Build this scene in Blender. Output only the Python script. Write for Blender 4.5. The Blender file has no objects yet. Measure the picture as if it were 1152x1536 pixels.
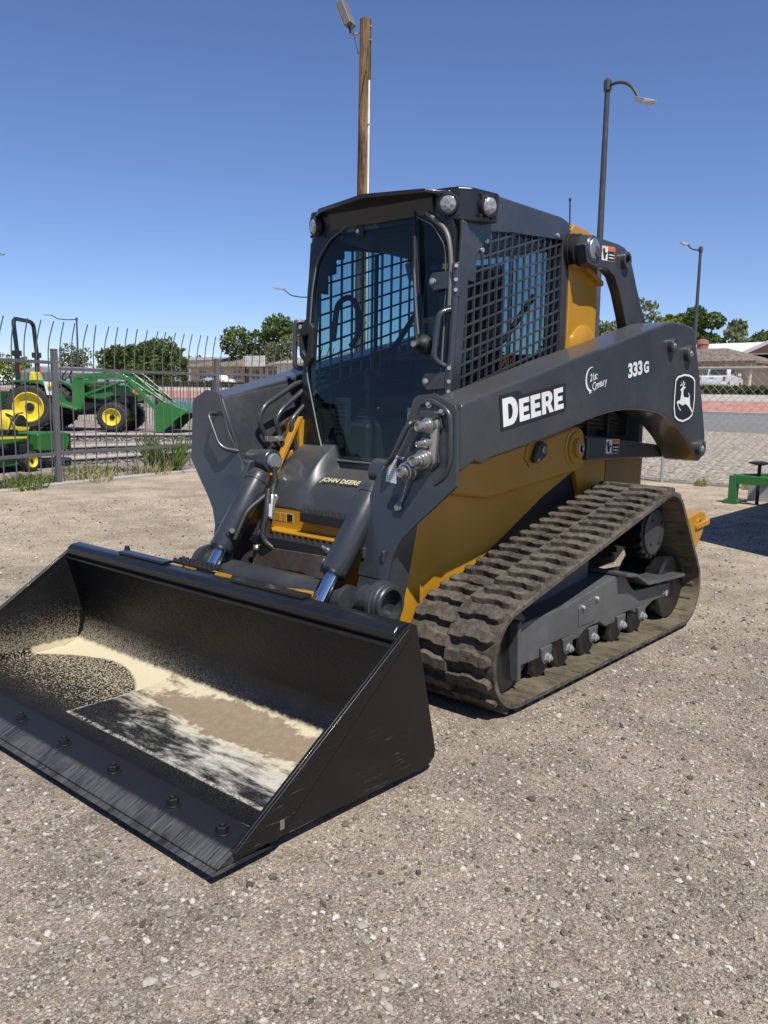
import bpy, bmesh, math, random
import numpy as np
from mathutils import Vector, Matrix
V = Vector
random.seed(7); RNG = np.random.default_rng(7)
scn = bpy.context.scene
COL = scn.collection
rad = math.radians

# ------------------------------------------------------------------ camera
cd = bpy.data.cameras.new('camera'); cam = bpy.data.objects.new('camera', cd); COL.objects.link(cam)
cd.sensor_fit = 'VERTICAL'; cd.sensor_height = 36.0; cd.sensor_width = 27.0
cd.lens = 36.0*1258.14/1536.0; cd.clip_start = 0.05; cd.clip_end = 5000
_r = V((-0.65709639, 0.75363133, 0.01625243)); _u = V((-0.09566237, -0.10475608, 0.98988629)); _f = V((-0.74771187, -0.64889597, -0.140929))
cam.matrix_world = Matrix(((_r.x, _u.x, -_f.x, 3.56293), (_r.y, _u.y, -_f.y, 2.79183), (_r.z, _u.z, -_f.z, 1.33094), (0, 0, 0, 1)))
scn.camera = cam
scn.render.resolution_x = 768; scn.render.resolution_y = 1024

# ------------------------------------------------------------------ world and sun
SUN = V((0.25, 0.475, 0.845)).normalized()
wd = bpy.data.worlds.new('World'); scn.world = wd; wd.use_nodes = True
nt = wd.node_tree; nt.nodes.clear()
sky = nt.nodes.new('ShaderNodeTexSky'); sky.sky_type = 'NISHITA'; sky.sun_disc = False
sky.sun_elevation = math.asin(SUN.z); sky.sun_rotation = math.atan2(SUN.x, SUN.y)
sky.altitude = 1500; sky.air_density = 1.0; sky.dust_density = 0.0; sky.ozone_density = 4.0
bg = nt.nodes.new('ShaderNodeBackground'); bg.inputs[1].default_value = 0.085
wo = nt.nodes.new('ShaderNodeOutputWorld')
tint = nt.nodes.new('ShaderNodeMix'); tint.data_type = 'RGBA'; tint.blend_type = 'MULTIPLY'; tint.inputs[0].default_value = 1.0; tint.inputs[7].default_value = (1.0, 1.02, 1.22, 1)
nt.links.new(sky.outputs[0], tint.inputs[6]); nt.links.new(tint.outputs[2], bg.inputs[0]); nt.links.new(bg.outputs[0], wo.inputs[0])
sl = bpy.data.lights.new('sun', 'SUN'); sl.energy = 5.0; sl.angle = rad(0.53); sl.color = (1.0, 0.955, 0.88)
so = bpy.data.objects.new('sun', sl); COL.objects.link(so); so.location = (10, 18, 30)
so.rotation_euler = SUN.to_track_quat('Z', 'Y').to_euler()
scn.view_settings.view_transform = 'Standard'; scn.view_settings.look = 'None'
scn.view_settings.exposure = 0.30; scn.view_settings.gamma = 1.0
try: scn.view_settings.use_curve_mapping = False
except Exception: pass

# ------------------------------------------------------------------ materials
MATS = {}
class NB:
    """small node-building helper"""
    def __init__(s, name):
        s.m = bpy.data.materials.new(name); s.m.use_nodes = True; s.t = s.m.node_tree; s.t.nodes.clear()
        s.out = s.t.nodes.new('ShaderNodeOutputMaterial'); MATS[name] = s.m
    def n(s, typ, **kw):
        o = s.t.nodes.new(typ)
        for k, v in kw.items():
            if k.startswith('i_'):
                key = k[2:]; key = int(key) if key.isdigit() else key
                s.set(o.inputs[key], v)
            else: setattr(o, k, v)
        return o
    def set(s, sock, v):
        if isinstance(v, bpy.types.NodeSocket): s.t.links.new(v, sock)
        elif isinstance(v, bpy.types.Node): s.t.links.new(v.outputs[0], sock)
        else: sock.default_value = v
    def coord(s, which='Object'): return s.n('ShaderNodeTexCoord').outputs[which]
    def noise(s, vec, scale, detail=4, rough=0.55, dist=0.0):
        o = s.n('ShaderNodeTexNoise'); s.set(o.inputs['Vector'], vec); o.inputs['Scale'].default_value = scale
        o.inputs['Detail'].default_value = detail; o.inputs['Roughness'].default_value = rough; o.inputs['Distortion'].default_value = dist
        return o.outputs[0]
    def vor(s, vec, scale, feature='F1', out=0):
        o = s.n('ShaderNodeTexVoronoi'); o.feature = feature; s.set(o.inputs['Vector'], vec); o.inputs['Scale'].default_value = scale
        return o.outputs[out]
    def ramp(s, fac, stops, interp='LINEAR'):
        o = s.n('ShaderNodeValToRGB'); s.set(o.inputs[0], fac); cr = o.color_ramp; cr.interpolation = interp
        while len(cr.elements) > 1: cr.elements.remove(cr.elements[-1])
        for i, (p, c) in enumerate(stops):
            e = cr.elements[0] if i == 0 else cr.elements.new(p)
            e.position = p; e.color = (c if len(c) == 4 else tuple(c)+(1,)) if hasattr(c, '__len__') else (c, c, c, 1)
        return o.outputs[0]
    def mix(s, fac, a, b, blend='MIX'):
        o = s.n('ShaderNodeMix'); o.data_type = 'RGBA'; o.blend_type = blend
        s.set(o.inputs[0], fac)
        for k, v in ((6, a), (7, b)):
            s.set(o.inputs[k], (tuple(v)+(1,) if isinstance(v, tuple) and len(v) == 3 else v))
        return o.outputs[2]
    def math(s, op, a, b=0.0, c=0.0, clamp=False):
        o = s.n('ShaderNodeMath'); o.operation = op; o.use_clamp = clamp
        s.set(o.inputs[0], a); s.set(o.inputs[1], b); s.set(o.inputs[2], c); return o.outputs[0]
    def step(s, x, lo, hi):
        o = s.n('ShaderNodeMapRange'); o.interpolation_type = 'SMOOTHSTEP'; s.set(o.inputs[0], x)
        o.inputs[1].default_value = lo; o.inputs[2].default_value = hi; return o.outputs[0]
    def bump(s, h, strength=0.3, dist=0.01):
        o = s.n('ShaderNodeBump'); s.set(o.inputs['Height'], h); o.inputs['Strength'].default_value = strength; o.inputs['Distance'].default_value = dist
        return o.outputs[0]
    def pbr(s, col, rough=0.5, metal=0.0, normal=None, coat=0.0, spec=None, coatr=0.08, k=0.84):
        col = tuple(x*k for x in col[:3]) if isinstance(col, tuple) else s.mix(1.0, col, (k, k, k), 'MULTIPLY')
        o = s.n('ShaderNodeBsdfPrincipled')
        s.set(o.inputs['Base Color'], tuple(col)+(1,) if isinstance(col, tuple) and len(col) == 3 else col)
        s.set(o.inputs['Roughness'], rough); s.set(o.inputs['Metallic'], metal)
        if normal is not None: s.set(o.inputs['Normal'], normal)
        if coat: o.inputs['Coat Weight'].default_value = coat; o.inputs['Coat Roughness'].default_value = coatr
        if spec is not None: s.set(o.inputs['Specular IOR Level'], spec)
        s.t.links.new(o.outputs[0], s.out.inputs[0]); return o

def paint(name, col, rough=0.35, coat=0.25, dust=0.25, dustcol=(0.33, 0.29, 0.23), scale=1.0, metal=0.0, sheen_dust=0.0):
    b = NB(name); c = b.coord()
    big = b.noise(c, 2.2*scale, 4, .6); fine = b.noise(c, 260*scale, 2, .6); mid = b.noise(c, 22*scale, 5, .65)
    d = b.math('MULTIPLY', b.step(b.math('ADD', b.math('MULTIPLY', big, .6), b.math('MULTIPLY', mid, .4)), .42, .72), dust)
    specks = b.math('MULTIPLY', b.step(fine, .66, .74), b.math('MULTIPLY', b.step(mid, .45, .7), dust*1.2))
    nz = b.n('ShaderNodeSeparateXYZ', i_0=b.n('ShaderNodeNewGeometry').outputs['Normal']).outputs[2]
    f = b.math('ADD', b.math('ADD', d, b.math('MULTIPLY', b.step(nz, .7, .98), sheen_dust)), specks, clamp=True)  # upward faces coloured lighter: sky sheen painted in, along with dust
    base = b.mix(b.step(big, .3, .7), tuple(x*.9 for x in col), tuple(min(1, x*1.1) for x in col))
    colr = b.mix(f, base, dustcol)
    rr = b.math('ADD', b.math('MULTIPLY', f, .5), b.math('ADD', b.math('MULTIPLY', mid, .14), rough-.07), clamp=True)
    b.pbr(colr, rr, metal, b.bump(b.noise(c, 90*scale, 3), .06, .004), coat)
    return b.m

GREY = paint('grey_paint', (0.036, 0.040, 0.046), .34, .35, .07, sheen_dust=.12)
GREYD = paint('grey_paint_scuffed', (0.037, 0.040, 0.045), .40, .2, .10)
FRAMEG = paint('track_frame_grey', (0.080, 0.083, 0.087), .45, .1, .30, (0.22, 0.20, 0.17))
DARK = paint('black_paint', (0.009, 0.0095, 0.0105), .34, .25, .02)
FLATBLACK = paint('black_plastic', (0.013, 0.013, 0.014), .6, .0, .04)
YEL = paint('yellow_paint', (0.52, 0.255, 0.014), .34, .25, .10)
GREEN = paint('green_paint', (0.018, 0.155, 0.024), .35, .3, .10)
BYEL = paint('bright_yellow_paint', (0.80, 0.60, 0.02), .4, .2, .06)
STEEL = paint('steel', (0.56, 0.54, 0.50), .33, 0, .12, metal=.85)
ZINC = paint('zinc_bolt', (0.62, 0.62, 0.60), .35, 0, .05, metal=.7)
CHROME = paint('chrome', (0.78, 0.79, 0.82), .08, 0, .02, metal=1.0)
BLUECAP = paint('grey_cap', (0.17, 0.20, 0.22), .4, .1, .05)
WHITE = paint('white_print', (0.82, 0.82, 0.80), .45, .1, .02)
BLACKP = paint('black_print', (0.012, 0.012, 0.013), .45, .1, .02)
ORANGE = paint('orange_print', (0.75, 0.16, 0.015), .45, .1, .02)
CREAM = paint('cream_print', (0.66, 0.60, 0.36), .45, .1, .02)
REDP = paint('dark_red_webbing', (0.22, 0.015, 0.012), .7, 0, .02)
HOSE = paint('rubber_hose', (0.018, 0.018, 0.019), .5, 0, .12)
GALV = paint('galvanised_wire', (0.50, 0.50, 0.49), .45, 0, .1, metal=.4)
FENCEM = paint('fence_metal', (0.115, 0.112, 0.115), .5, .1, .10)
FENCEB = paint('black_fence_metal', (0.012, 0.012, 0.013), .5, .1, .05)
CARW = paint('white_car_paint', (0.78, 0.79, 0.80), .25, .6, .03)
CARD = paint('dark_car_paint', (0.03, 0.035, 0.045), .25, .6, .03)
REDL = paint('red_tail_lens', (0.35, 0.02, 0.02), .25, .3, .0)
TYRE = paint('tyre_rubber', (0.022, 0.022, 0.022), .75, 0, .35, (0.14, 0.125, 0.105))
LAMPM = paint('lamp_pole_metal', (0.05, 0.05, 0.052), .5, .1, .08)
STUCCO = paint('tan_stucco', (0.56, 0.44, 0.31), .85, 0, .1)
STUCCOW = paint('white_stucco', (0.72, 0.70, 0.66), .85, 0, .1)
BRICKR = paint('red_brick', (0.28, 0.11, 0.08), .85, 0, .15)
TRIMB = paint('brown_trim', (0.16, 0.075, 0.05), .7, 0, .1)
SHW = paint('white_metal_roof', (0.78, 0.77, 0.74), .5, 0, .05)
SOLAR = paint('solar_panel', (0.018, 0.022, 0.04), .2, .3, .02)
WINM = paint('window_dark_glass', (0.02, 0.025, 0.03), .12, .5, .0)
CONC = paint('concrete', (0.42, 0.39, 0.345), .9, 0, .25, (0.42, 0.37, 0.30))
SIGNW = paint('sign_board', (0.70, 0.70, 0.60), .6, 0, .05)
CONT = paint('caster_paint', (0.10, 0.15, 0.20), .5, .1, .2)

def glass(name, tint, rough=0.0):
    b = NB(name)
    tr = b.n('ShaderNodeBsdfTransparent', i_0=tuple(tint)+(1,)); gl = b.n('ShaderNodeBsdfGlossy', i_0=(.9, .95, 1, 1)); gl.inputs['Roughness'].default_value = .015
    lw = b.n('ShaderNodeLayerWeight'); fr = b.n('ShaderNodeMath', operation='MULTIPLY_ADD'); b.t.links.new(b.math('POWER', lw.outputs['Facing'], 4.0), fr.inputs[0]); fr.inputs[1].default_value = .75; fr.inputs[2].default_value = .032
    mx = b.n('ShaderNodeMixShader'); b.t.links.new(fr.outputs[0], mx.inputs[0]); b.t.links.new(tr.outputs[0], mx.inputs[1]); b.t.links.new(gl.outputs[0], mx.inputs[2])
    b.t.links.new(mx.outputs[0], b.out.inputs[0]); return b.m
GLASS = glass('tinted_cab_glass', (0.60, 0.80, 0.82))
GLASS2 = glass('tinted_side_glass', (0.42, 0.56, 0.58))

def m_lens():
    b = NB('lamp_lens'); c = b.coord()
    v = b.vor(c, 55)
    b.pbr(b.ramp(v, [(0, .28), (.6, .42), (1, .6)]), .12, .35, b.bump(v, .5, .01), .6); return b.m
LENS = m_lens()

def m_rubber():
    b = NB('track_rubber'); c = b.coord(); g = b.n('ShaderNodeNewGeometry').outputs['Position']
    big = b.noise(g, 5, 5, .62); mid = b.noise(g, 38, 6, .7); fine = b.noise(g, 330, 3, .6)
    f = b.step(b.math('ADD', b.math('MULTIPLY', big, .45), b.math('MULTIPLY', mid, .55)), .36, .64)
    col = b.mix(f, (0.034, 0.030, 0.025), (0.155, 0.130, 0.100))
    col = b.mix(b.math('MULTIPLY', b.step(fine, .55, .75), .5), col, (0.24, 0.205, 0.165))
    col = b.mix(b.math('MULTIPLY', b.step(mid, .30, .40), 1.0), (0.03, 0.028, 0.026), col)
    b.pbr(col, .88, 0, b.bump(b.math('ADD', mid, b.math('MULTIPLY', fine, .4)), .45, .006), spec=.25); return b.m
RUBBER = m_rubber()

def m_rubber_inside():
    b = NB('track_inner_rubber'); g = b.n('ShaderNodeNewGeometry').outputs['Position']
    mp = b.n('ShaderNodeMapping', i_0=g); mp.inputs['Scale'].default_value = (1, .25, 1)
    big = b.noise(g, 4, 5, .62); mid = b.noise(mp.outputs[0], 34, 6, .7); fine = b.noise(g, 240, 3, .6)
    col = b.mix(b.step(b.math('ADD', b.math('MULTIPLY', big, .5), b.math('MULTIPLY', mid, .5)), .35, .62), (0.042, 0.035, 0.024), (0.165, 0.138, 0.09))
    b.pbr(col, .85, 0, b.bump(b.math('ADD', mid, b.math('MULTIPLY', fine, .5)), .3, .004), spec=.3); return b.m
RUBIN = m_rubber_inside()

def m_bucket():
    """inside of the bucket: black paint with settled sand and packed dirt (shaped stains in machine metres)"""
    b = NB('bucket_steel_sand'); c = b.coord(); xyz = b.n('ShaderNodeSeparateXYZ', i_0=c)
    X, Y, Z = xyz.outputs[0], xyz.outputs[1], xyz.outputs[2]
    n1 = b.noise(c, 7, 5, .6); n2 = b.noise(c, 30, 6, .7); sp = b.noise(c, 420, 2, .5); sp2 = b.noise(c, 170, 3, .6)
    mp = b.n('ShaderNodeMapping', i_0=c); mp.inputs['Scale'].default_value = (1.0, .28, 1); mp.inputs['Rotation'].default_value = (0, 0, .12)
    st = b.noise(mp.outputs[0], 15, 7, .72, .3)
    wob = b.math('MULTIPLY', b.math('SUBTRACT', n2, .5), .05); wobb = b.math('MULTIPLY', b.math('SUBTRACT', n1, .5), .12)
    # sand boundary on the left part of the floor: arc
    yb = b.math('ADD', Y, .62)
    xb = b.math('ADD', 1.505, b.math('MULTIPLY', b.math('MULTIPLY', yb, yb), 1.0))
    sandL = b.math('SUBTRACT', 1, b.step(b.math('SUBTRACT', b.math('ADD', X, b.math('MULTIPLY', wob, .35)), xb), -.006, .012))
    left = b.math('SUBTRACT', 1, b.step(b.math('ADD', Y, b.math('MULTIPLY', wob, .3)), -.252, -.244))
    nearfront = b.math('SUBTRACT', 1, b.step(X, 1.60, 2.02))
    sp3 = b.noise(c, 130, 2, .45); speckL = b.math('MULTIPLY', b.step(b.math('ADD', sp3, b.math('MULTIPLY', nearfront, .13)), .645, .675), b.step(nearfront, .02, .3))
    fl = b.math('MAXIMUM', sandL, b.math('MULTIPLY', speckL, .75))
    # right block: dirt rectangle behind x=1.95
    wx = b.math('ADD', X, b.math('MULTIPLY', wob, .25))
    inrect = b.math('MULTIPLY', b.math('SUBTRACT', 1, left), b.math('SUBTRACT', 1, b.step(wx, 1.952, 1.960)))
    rim = b.math('MULTIPLY', b.step(wx, 1.935, 1.948), b.math('SUBTRACT', 1, b.step(wx, 1.956, 1.964)))
    rim = b.math('MULTIPLY', rim, b.math('SUBTRACT', 1, left))
    rimY = b.math('MULTIPLY', b.step(Y, -.268, -.255), b.math('SUBTRACT', 1, b.step(Y, -.245, -.232)))
    rimY = b.math('MULTIPLY', rimY, b.math('MULTIPLY', b.step(X, 1.60, 1.64), b.math('SUBTRACT', 1, b.step(X, 1.952, 1.96))))
    rim = b.math('MULTIPLY', b.math('MAXIMUM', rim, rimY), b.math('MULTIPLY', b.step(n2, .36, .6), b.step(sp2, .38, .55)))
    # dust amount in rectangle rises to the back and with streaks
    amt = b.math('ADD', b.math('MULTIPLY', b.math('SUBTRACT', 1.86, b.math('ADD', X, wobb)), 1.5), b.math('MULTIPLY', b.math('SUBTRACT', st, .5), 2.2))
    amt = b.math('ADD', amt, b.math('MULTIPLY', b.math('SUBTRACT', Y, .25), .45))
    dirt = b.step(amt, -.12, .42)
    dirt = b.math('MULTIPLY', dirt, b.math('ADD', .5, b.math('MULTIPLY', n2, .9)), clamp=True)
    fr = b.math('MAXIMUM', b.math('MULTIPLY', dirt, inrect), rim)
    spk = b.math('MULTIPLY', b.step(b.math('ADD', sp2, b.math('MULTIPLY', n2, .12)), .60, .70), .42)
    spk = b.math('MULTIPLY', spk, b.math('SUBTRACT', 1, b.step(X, 1.9, 2.06)))
    floor = b.math('MAXIMUM', b.math('ADD', b.math('MULTIPLY', fl, left), b.math('MULTIPLY', fr, b.math('SUBTRACT', 1, left))), b.math('MULTIPLY', spk, .35))
    # patch in the corner beside the last bolts
    dx = b.math('SUBTRACT', X, 2.085); dy = b.math('SUBTRACT', Y, .985)
    pd = b.math('ADD', b.math('MULTIPLY', b.math('MULTIPLY', dx, dx), 420.0), b.math('MULTIPLY', b.math('MULTIPLY', dy, dy), 80.0))
    floor = b.math('MAXIMUM', floor, b.math('MULTIPLY', b.math('SUBTRACT', 1, b.step(b.math('ADD', pd, b.math('MULTIPLY', n2, .6)), .6, 1.3)), .75))
    # walls: dust speckle, thicker low down, thinned so the back wall looks shaded
    low = b.math('SUBTRACT', 1, b.step(b.math('ADD', Z, b.math('MULTIPLY', b.step(Y, -1.0, .7), .16)), .06, .36)); low = b.math('MULTIPLY', low, low)
    wall = b.math('MULTIPLY', b.step(b.math('ADD', b.math('ADD', sp2, b.math('MULTIPLY', b.math('SUBTRACT', sp, .5), .4)), b.math('MULTIPLY', low, .16)), .56, .68), b.math('ADD', .012, b.math('MULTIPLY', low, .42)))
    wall = b.math('MULTIPLY', wall, b.math('SUBTRACT', 1, b.math('MULTIPLY', b.step(Y, -.9, .9), .55)))
    isfl = b.math('SUBTRACT', 1, b.step(b.math('ADD', Z, b.math('MULTIPLY', wob, .6)), .060, .076))  # sand cut off sharply, painting in the edge of the top rail's shadow
    amount = b.math('ADD', b.math('MULTIPLY', floor, isfl), b.math('MULTIPLY', wall, b.math('SUBTRACT', 1, isfl)), clamp=True)
    # packed brown dirt patch
    ex = b.math('DIVIDE', b.math('SUBTRACT', b.math('ADD', X, wobb), 1.585), .125); ey = b.math('DIVIDE', b.math('SUBTRACT', b.math('ADD', Y, wobb), .40), .56)
    el = b.math('ADD', b.math('MULTIPLY', ex, ex), b.math('MULTIPLY', ey, ey))
    brown = b.math('MULTIPLY', b.math('SUBTRACT', 1, b.step(b.math('ADD', el, b.math('MULTIPLY', b.math('SUBTRACT', n2, .5), 1.6)), .75, 1.15)), isfl)
    amount = b.math('MAXIMUM', amount, b.math('MULTIPLY', brown, .95))
    sand = b.mix(sp, (0.50, 0.42, 0.265), (0.74, 0.655, 0.47))
    sand = b.mix(b.math('MULTIPLY', inrect, b.math('MULTIPLY', b.step(X, 1.62, 1.85), .8)), sand, (0.52, 0.51, 0.48))
    sand = b.mix(brown, sand, b.mix(b.math('ADD', b.math('MULTIPLY', n2, .6), b.math('MULTIPLY', sp2, .5)), (0.15, 0.11, 0.07), (0.40, 0.31, 0.215)))
    base = b.mix(b.step(n1, .35, .7), (0.007, 0.0072, 0.008), (0.012, 0.0122, 0.0135))
    col = b.mix(amount, base, sand)
    rgh = b.math('ADD', .30, b.math('MULTIPLY', amount, .6), clamp=True)
    b.pbr(col, rgh, 0, b.bump(b.math('MULTIPLY', b.math('ADD', b.math('MULTIPLY', amount, 1.2), b.math('ADD', sp2, n2)), 1.0), .45, .004), spec=.32)
    return b.m
BUCKET = m_bucket()

def m_bucket_out():
    b = NB('bucket_black_paint'); c = b.coord()
    mp = b.n('ShaderNodeMapping', i_0=c); mp.inputs['Scale'].default_value = (.9, 1, 14); mp.inputs['Rotation'].default_value = (0, .10, 0)
    s = b.noise(mp.outputs[0], 9, 6, .7); big = b.noise(c, 3, 3); z = b.n('ShaderNodeSeparateXYZ', i_0=c).outputs[2]
    low = b.math('SUBTRACT', 1, b.step(z, .06, .30))
    sc = b.math('MULTIPLY', b.step(s, .600, .625), b.math('MULTIPLY', low, b.step(big, .38, .60)))
    dust = b.step(b.noise(c, 230, 2), .70, .76)
    col = b.mix(b.math('MULTIPLY', sc, .55), (0.008, 0.0078, 0.0078), (0.24, 0.23, 0.21))
    col = b.mix(b.math('MULTIPLY', dust, .35), col, (0.3, .28, .24))
    b.pbr(col, b.math('ADD', .27, b.math('MULTIPLY', b.noise(c, 5, 4), .16)), 0, b.bump(b.noise(c, 70, 3), .04, .003), .08, spec=.35); return b.m
BOUT = m_bucket_out()

def m_edge():
    b = NB('worn_cutting_edge'); c = b.coord()
    mp = b.n('ShaderNodeMapping', i_0=c); mp.inputs['Scale'].default_value = (.35, 9, .35)
    s = b.noise(mp.outputs[0], 26, 6, .75); big = b.noise(c, 6, 3); x = b.n('ShaderNodeSeparateXYZ', i_0=c).outputs[0]
    w = b.math('MULTIPLY', b.step(x, 2.172, 2.192), b.step(b.math('ADD', b.math('MULTIPLY', s, .75), b.math('MULTIPLY', big, .25)), .40, .66))
    col = b.mix(w, (0.011, 0.0115, 0.0125), (0.20, 0.195, 0.185))
    b.pbr(col, b.math('ADD', .34, b.math('MULTIPLY', s, .25)), b.math('MULTIPLY', w, .5), b.bump(s, .15, .002)); return b.m
EDGE = m_edge()

def m_ground():
    b = NB('gravel_ground'); g = b.n('ShaderNodeNewGeometry').outputs['Position']
    big = b.noise(g, .55, 4, .6); mid = b.noise(g, 5, 5, .65); fine = b.noise(g, 95, 4, .7)
    v1 = b.n('ShaderNodeTexVoronoi'); b.set(v1.inputs['Vector'], g); v1.inputs['Scale'].default_value = 110
    v2 = b.n('ShaderNodeTexVoronoi'); b.set(v2.inputs['Vector'], g); v2.inputs['Scale'].default_value = 290
    c1 = b.n('ShaderNodeSeparateColor', i_0=v1.outputs[1]); c2 = b.n('ShaderNodeSeparateColor', i_0=v2.outputs[1])
    pal = b.ramp(c1.outputs[0], [(0, (0.085, 0.074, 0.062)), (.22, (0.185, 0.158, 0.130)), (.55, (0.265, 0.228, 0.188)), (.8, (0.35, 0.307, 0.258)), (.93, (0.47, 0.43, 0.375)), (1, (0.60, 0.56, 0.50))])
    pal2 = b.ramp(c2.outputs[0], [(0, (0.075, 0.064, 0.053)), (.28, (0.18, 0.153, 0.125)), (.62, (0.28, 0.24, 0.198)), (.85, (0.38, 0.335, 0.285)), (1, (0.56, 0.51, 0.45))])
    col = b.mix(b.step(fine, .42, .62), pal2, pal)
    dirt = b.mix(mid, (0.215, 0.183, 0.150), (0.295, 0.255, 0.212))
    col = b.mix(b.math('MULTIPLY', b.step(mid, .42, .70), .42), col, dirt)
    bm2 = b.noise(g, 1.9, 5, .65); shade = b.math('ADD', .66, b.math('MULTIPLY', b.step(b.math('ADD', b.math('MULTIPLY', big, .3), b.math('ADD', b.math('MULTIPLY', bm2, .4), b.math('MULTIPLY', mid, .3))), .38, .62), .52))
    col = b.mix(1.0, col, b.n('ShaderNodeCombineColor', i_0=shade, i_1=shade, i_2=shade).outputs[0], 'MULTIPLY')
    # loose tan gravel lies thicker away from the driven lane beside the machine
    px_ = b.n('ShaderNodeSeparateXYZ', i_0=g); lane = b.math('ADD', b.math('MULTIPLY', px_.outputs[1], -.55), b.math('MULTIPLY', px_.outputs[0], -.35))
    loose = b.step(b.math('ADD', lane, b.math('MULTIPLY', big, 3.0)), .8, 4.2)
    col = b.mix(1.0, col, b.mix(loose, (1.30, 1.25, 1.165), (1.82, 1.71, 1.49)), 'MULTIPLY')
    h = b.math('ADD', b.math('MULTIPLY', b.math('SUBTRACT', 1, v1.outputs[0]), .55), b.math('ADD', b.math('MULTIPLY', v2.outputs[0], -.45), b.math('MULTIPLY', mid, .5)))
    b.pbr(col, .92, 0, b.bump(h, .8, .009), spec=.2); return b.m
GROUND = m_ground()

def m_rocks(name, stops, sc=16, rough=.92, bs=.8):
    b = NB(name); g = b.n('ShaderNodeNewGeometry').outputs['Position']
    v1 = b.n('ShaderNodeTexVoronoi'); b.set(v1.inputs['Vector'], g); v1.inputs['Scale'].default_value = sc
    c1 = b.n('ShaderNodeSeparateColor', i_0=v1.outputs[1]).outputs[0]; n = b.noise(g, 1.2, 4)
    col = b.mix(b.math('MULTIPLY', b.step(n, .4, .7), .3), b.ramp(c1, stops), b.mix(n, stops[0][1], stops[-1][1]))
    b.pbr(col, rough, 0, b.bump(b.math('SUBTRACT', 1, v1.outputs[0]), bs, .05), spec=.2); return b.m
YARDROCK = m_rocks('tan_crushed_rock', [(0, (0.13, 0.11, 0.085)), (.25, (0.27, 0.23, 0.18)), (.6, (0.40, 0.345, 0.275)), (1, (0.56, 0.50, 0.41))], 13)
ROCKPINK = m_rocks('pinkish_crushed_rock', [(0, (0.13, 0.10, 0.088)), (.4, (0.28, 0.225, 0.195)), (1, (0.46, 0.39, 0.34))], 18)
WALLBLK = m_rocks('split_face_block', [(0, (0.12, 0.115, 0.11)), (.5, (0.26, 0.25, 0.235)), (1, (0.40, 0.385, 0.36))], 22, bs=1.0)
STONE = m_rocks('pebbles', [(0, (0.11, 0.095, 0.085)), (.2, (0.24, 0.20, 0.17)), (.5, (0.36, 0.31, 0.26)), (.8, (0.48, 0.43, 0.37)), (1, (0.64, 0.60, 0.54))], 34, bs=.1)
SHING = m_rocks('brown_shingles', [(0, (0.11, 0.085, 0.07)), (.5, (0.20, 0.16, 0.13)), (1, (0.30, 0.245, 0.20))], 5, bs=.2)
SHINGG = m_rocks('grey_shingles', [(0, (0.26, 0.24, 0.215)), (.5, (0.34, 0.315, 0.285)), (1, (0.42, 0.39, 0.355))], 5, bs=.2)
PAVER = m_rocks('red_paver_verge', [(0, (0.34, 0.16, 0.12)), (.5, (0.44, 0.215, 0.165)), (1, (0.54, 0.29, 0.23))], 4, bs=.1)

def m_asphalt():
    b = NB('asphalt'); g = b.n('ShaderNodeNewGeometry').outputs['Position']
    n = b.noise(g, 1.0, 4); f = b.noise(g, 60, 3)
    b.pbr(b.mix(b.math('ADD', b.math('MULTIPLY', n, .5), b.math('MULTIPLY', f, .5)), (0.14, 0.138, 0.135), (0.24, 0.235, 0.225)), .85, 0, b.bump(f, .3, .01)); return b.m
ASPH = m_asphalt()

def m_leaf(name, a, c_, tl=.35):
    b = NB(name); oi = b.n('ShaderNodeNewGeometry').outputs['Random Per Island']; g = b.n('ShaderNodeNewGeometry').outputs['Position']
    col = b.mix(b.math('ADD', b.math('MULTIPLY', oi, .6), b.math('MULTIPLY', b.noise(g, .8, 3), .4)), a, c_)
    d = b.n('ShaderNodeBsdfDiffuse', i_0=col); t = b.n('ShaderNodeBsdfTranslucent', i_0=col)
    mx = b.n('ShaderNodeMixShader'); mx.inputs[0].default_value = tl
    b.t.links.new(d.outputs[0], mx.inputs[1]); b.t.links.new(t.outputs[0], mx.inputs[2]); b.t.links.new(mx.outputs[0], b.out.inputs[0]); return b.m
LEAF = m_leaf('leaf_green', (0.055, 0.090, 0.026), (0.15, 0.195, 0.065))
LEAFO = m_leaf('leaf_olive', (0.10, 0.122, 0.055), (0.22, 0.24, 0.125))
LEAFY = m_leaf('leaf_yellow_green', (0.09, 0.12, 0.02), (0.24, 0.26, 0.05))
WEED = m_leaf('weed_green', (0.09, 0.13, 0.03), (0.22, 0.27, 0.09))
STRAW = m_leaf('dry_grass', (0.26, 0.25, 0.10), (0.46, 0.42, 0.22))
HEDGE = m_leaf('hedge_green', (0.03, 0.055, 0.012), (0.10, 0.15, 0.03))

def m_wood(name, a, c_, sx=26):
    b = NB(name); c = b.coord(); mp = b.n('ShaderNodeMapping', i_0=c); mp.inputs['Scale'].default_value = (1, 1, .06)
    s = b.noise(mp.outputs[0], sx, 6, .7); big = b.noise(c, 1.1, 4); k = b.noise(mp.outputs[0], sx*3, 4, .7)
    col = b.mix(b.step(b.math('ADD', b.math('MULTIPLY', s, .65), b.math('MULTIPLY', big, .35)), .36, .64), a, c_)
    col = b.mix(b.step(k, .57, .64), col, (0.045, 0.028, 0.016))
    b.pbr(col, .85, 0, b.bump(s, .5, .02), spec=.2); return b.m
WOOD = m_wood('weathered_pole_wood', (0.055, 0.030, 0.014), (0.33, 0.205, 0.105), 11)
BARK = m_wood('bark', (0.06, 0.045, 0.035), (0.15, 0.12, 0.09))

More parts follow.
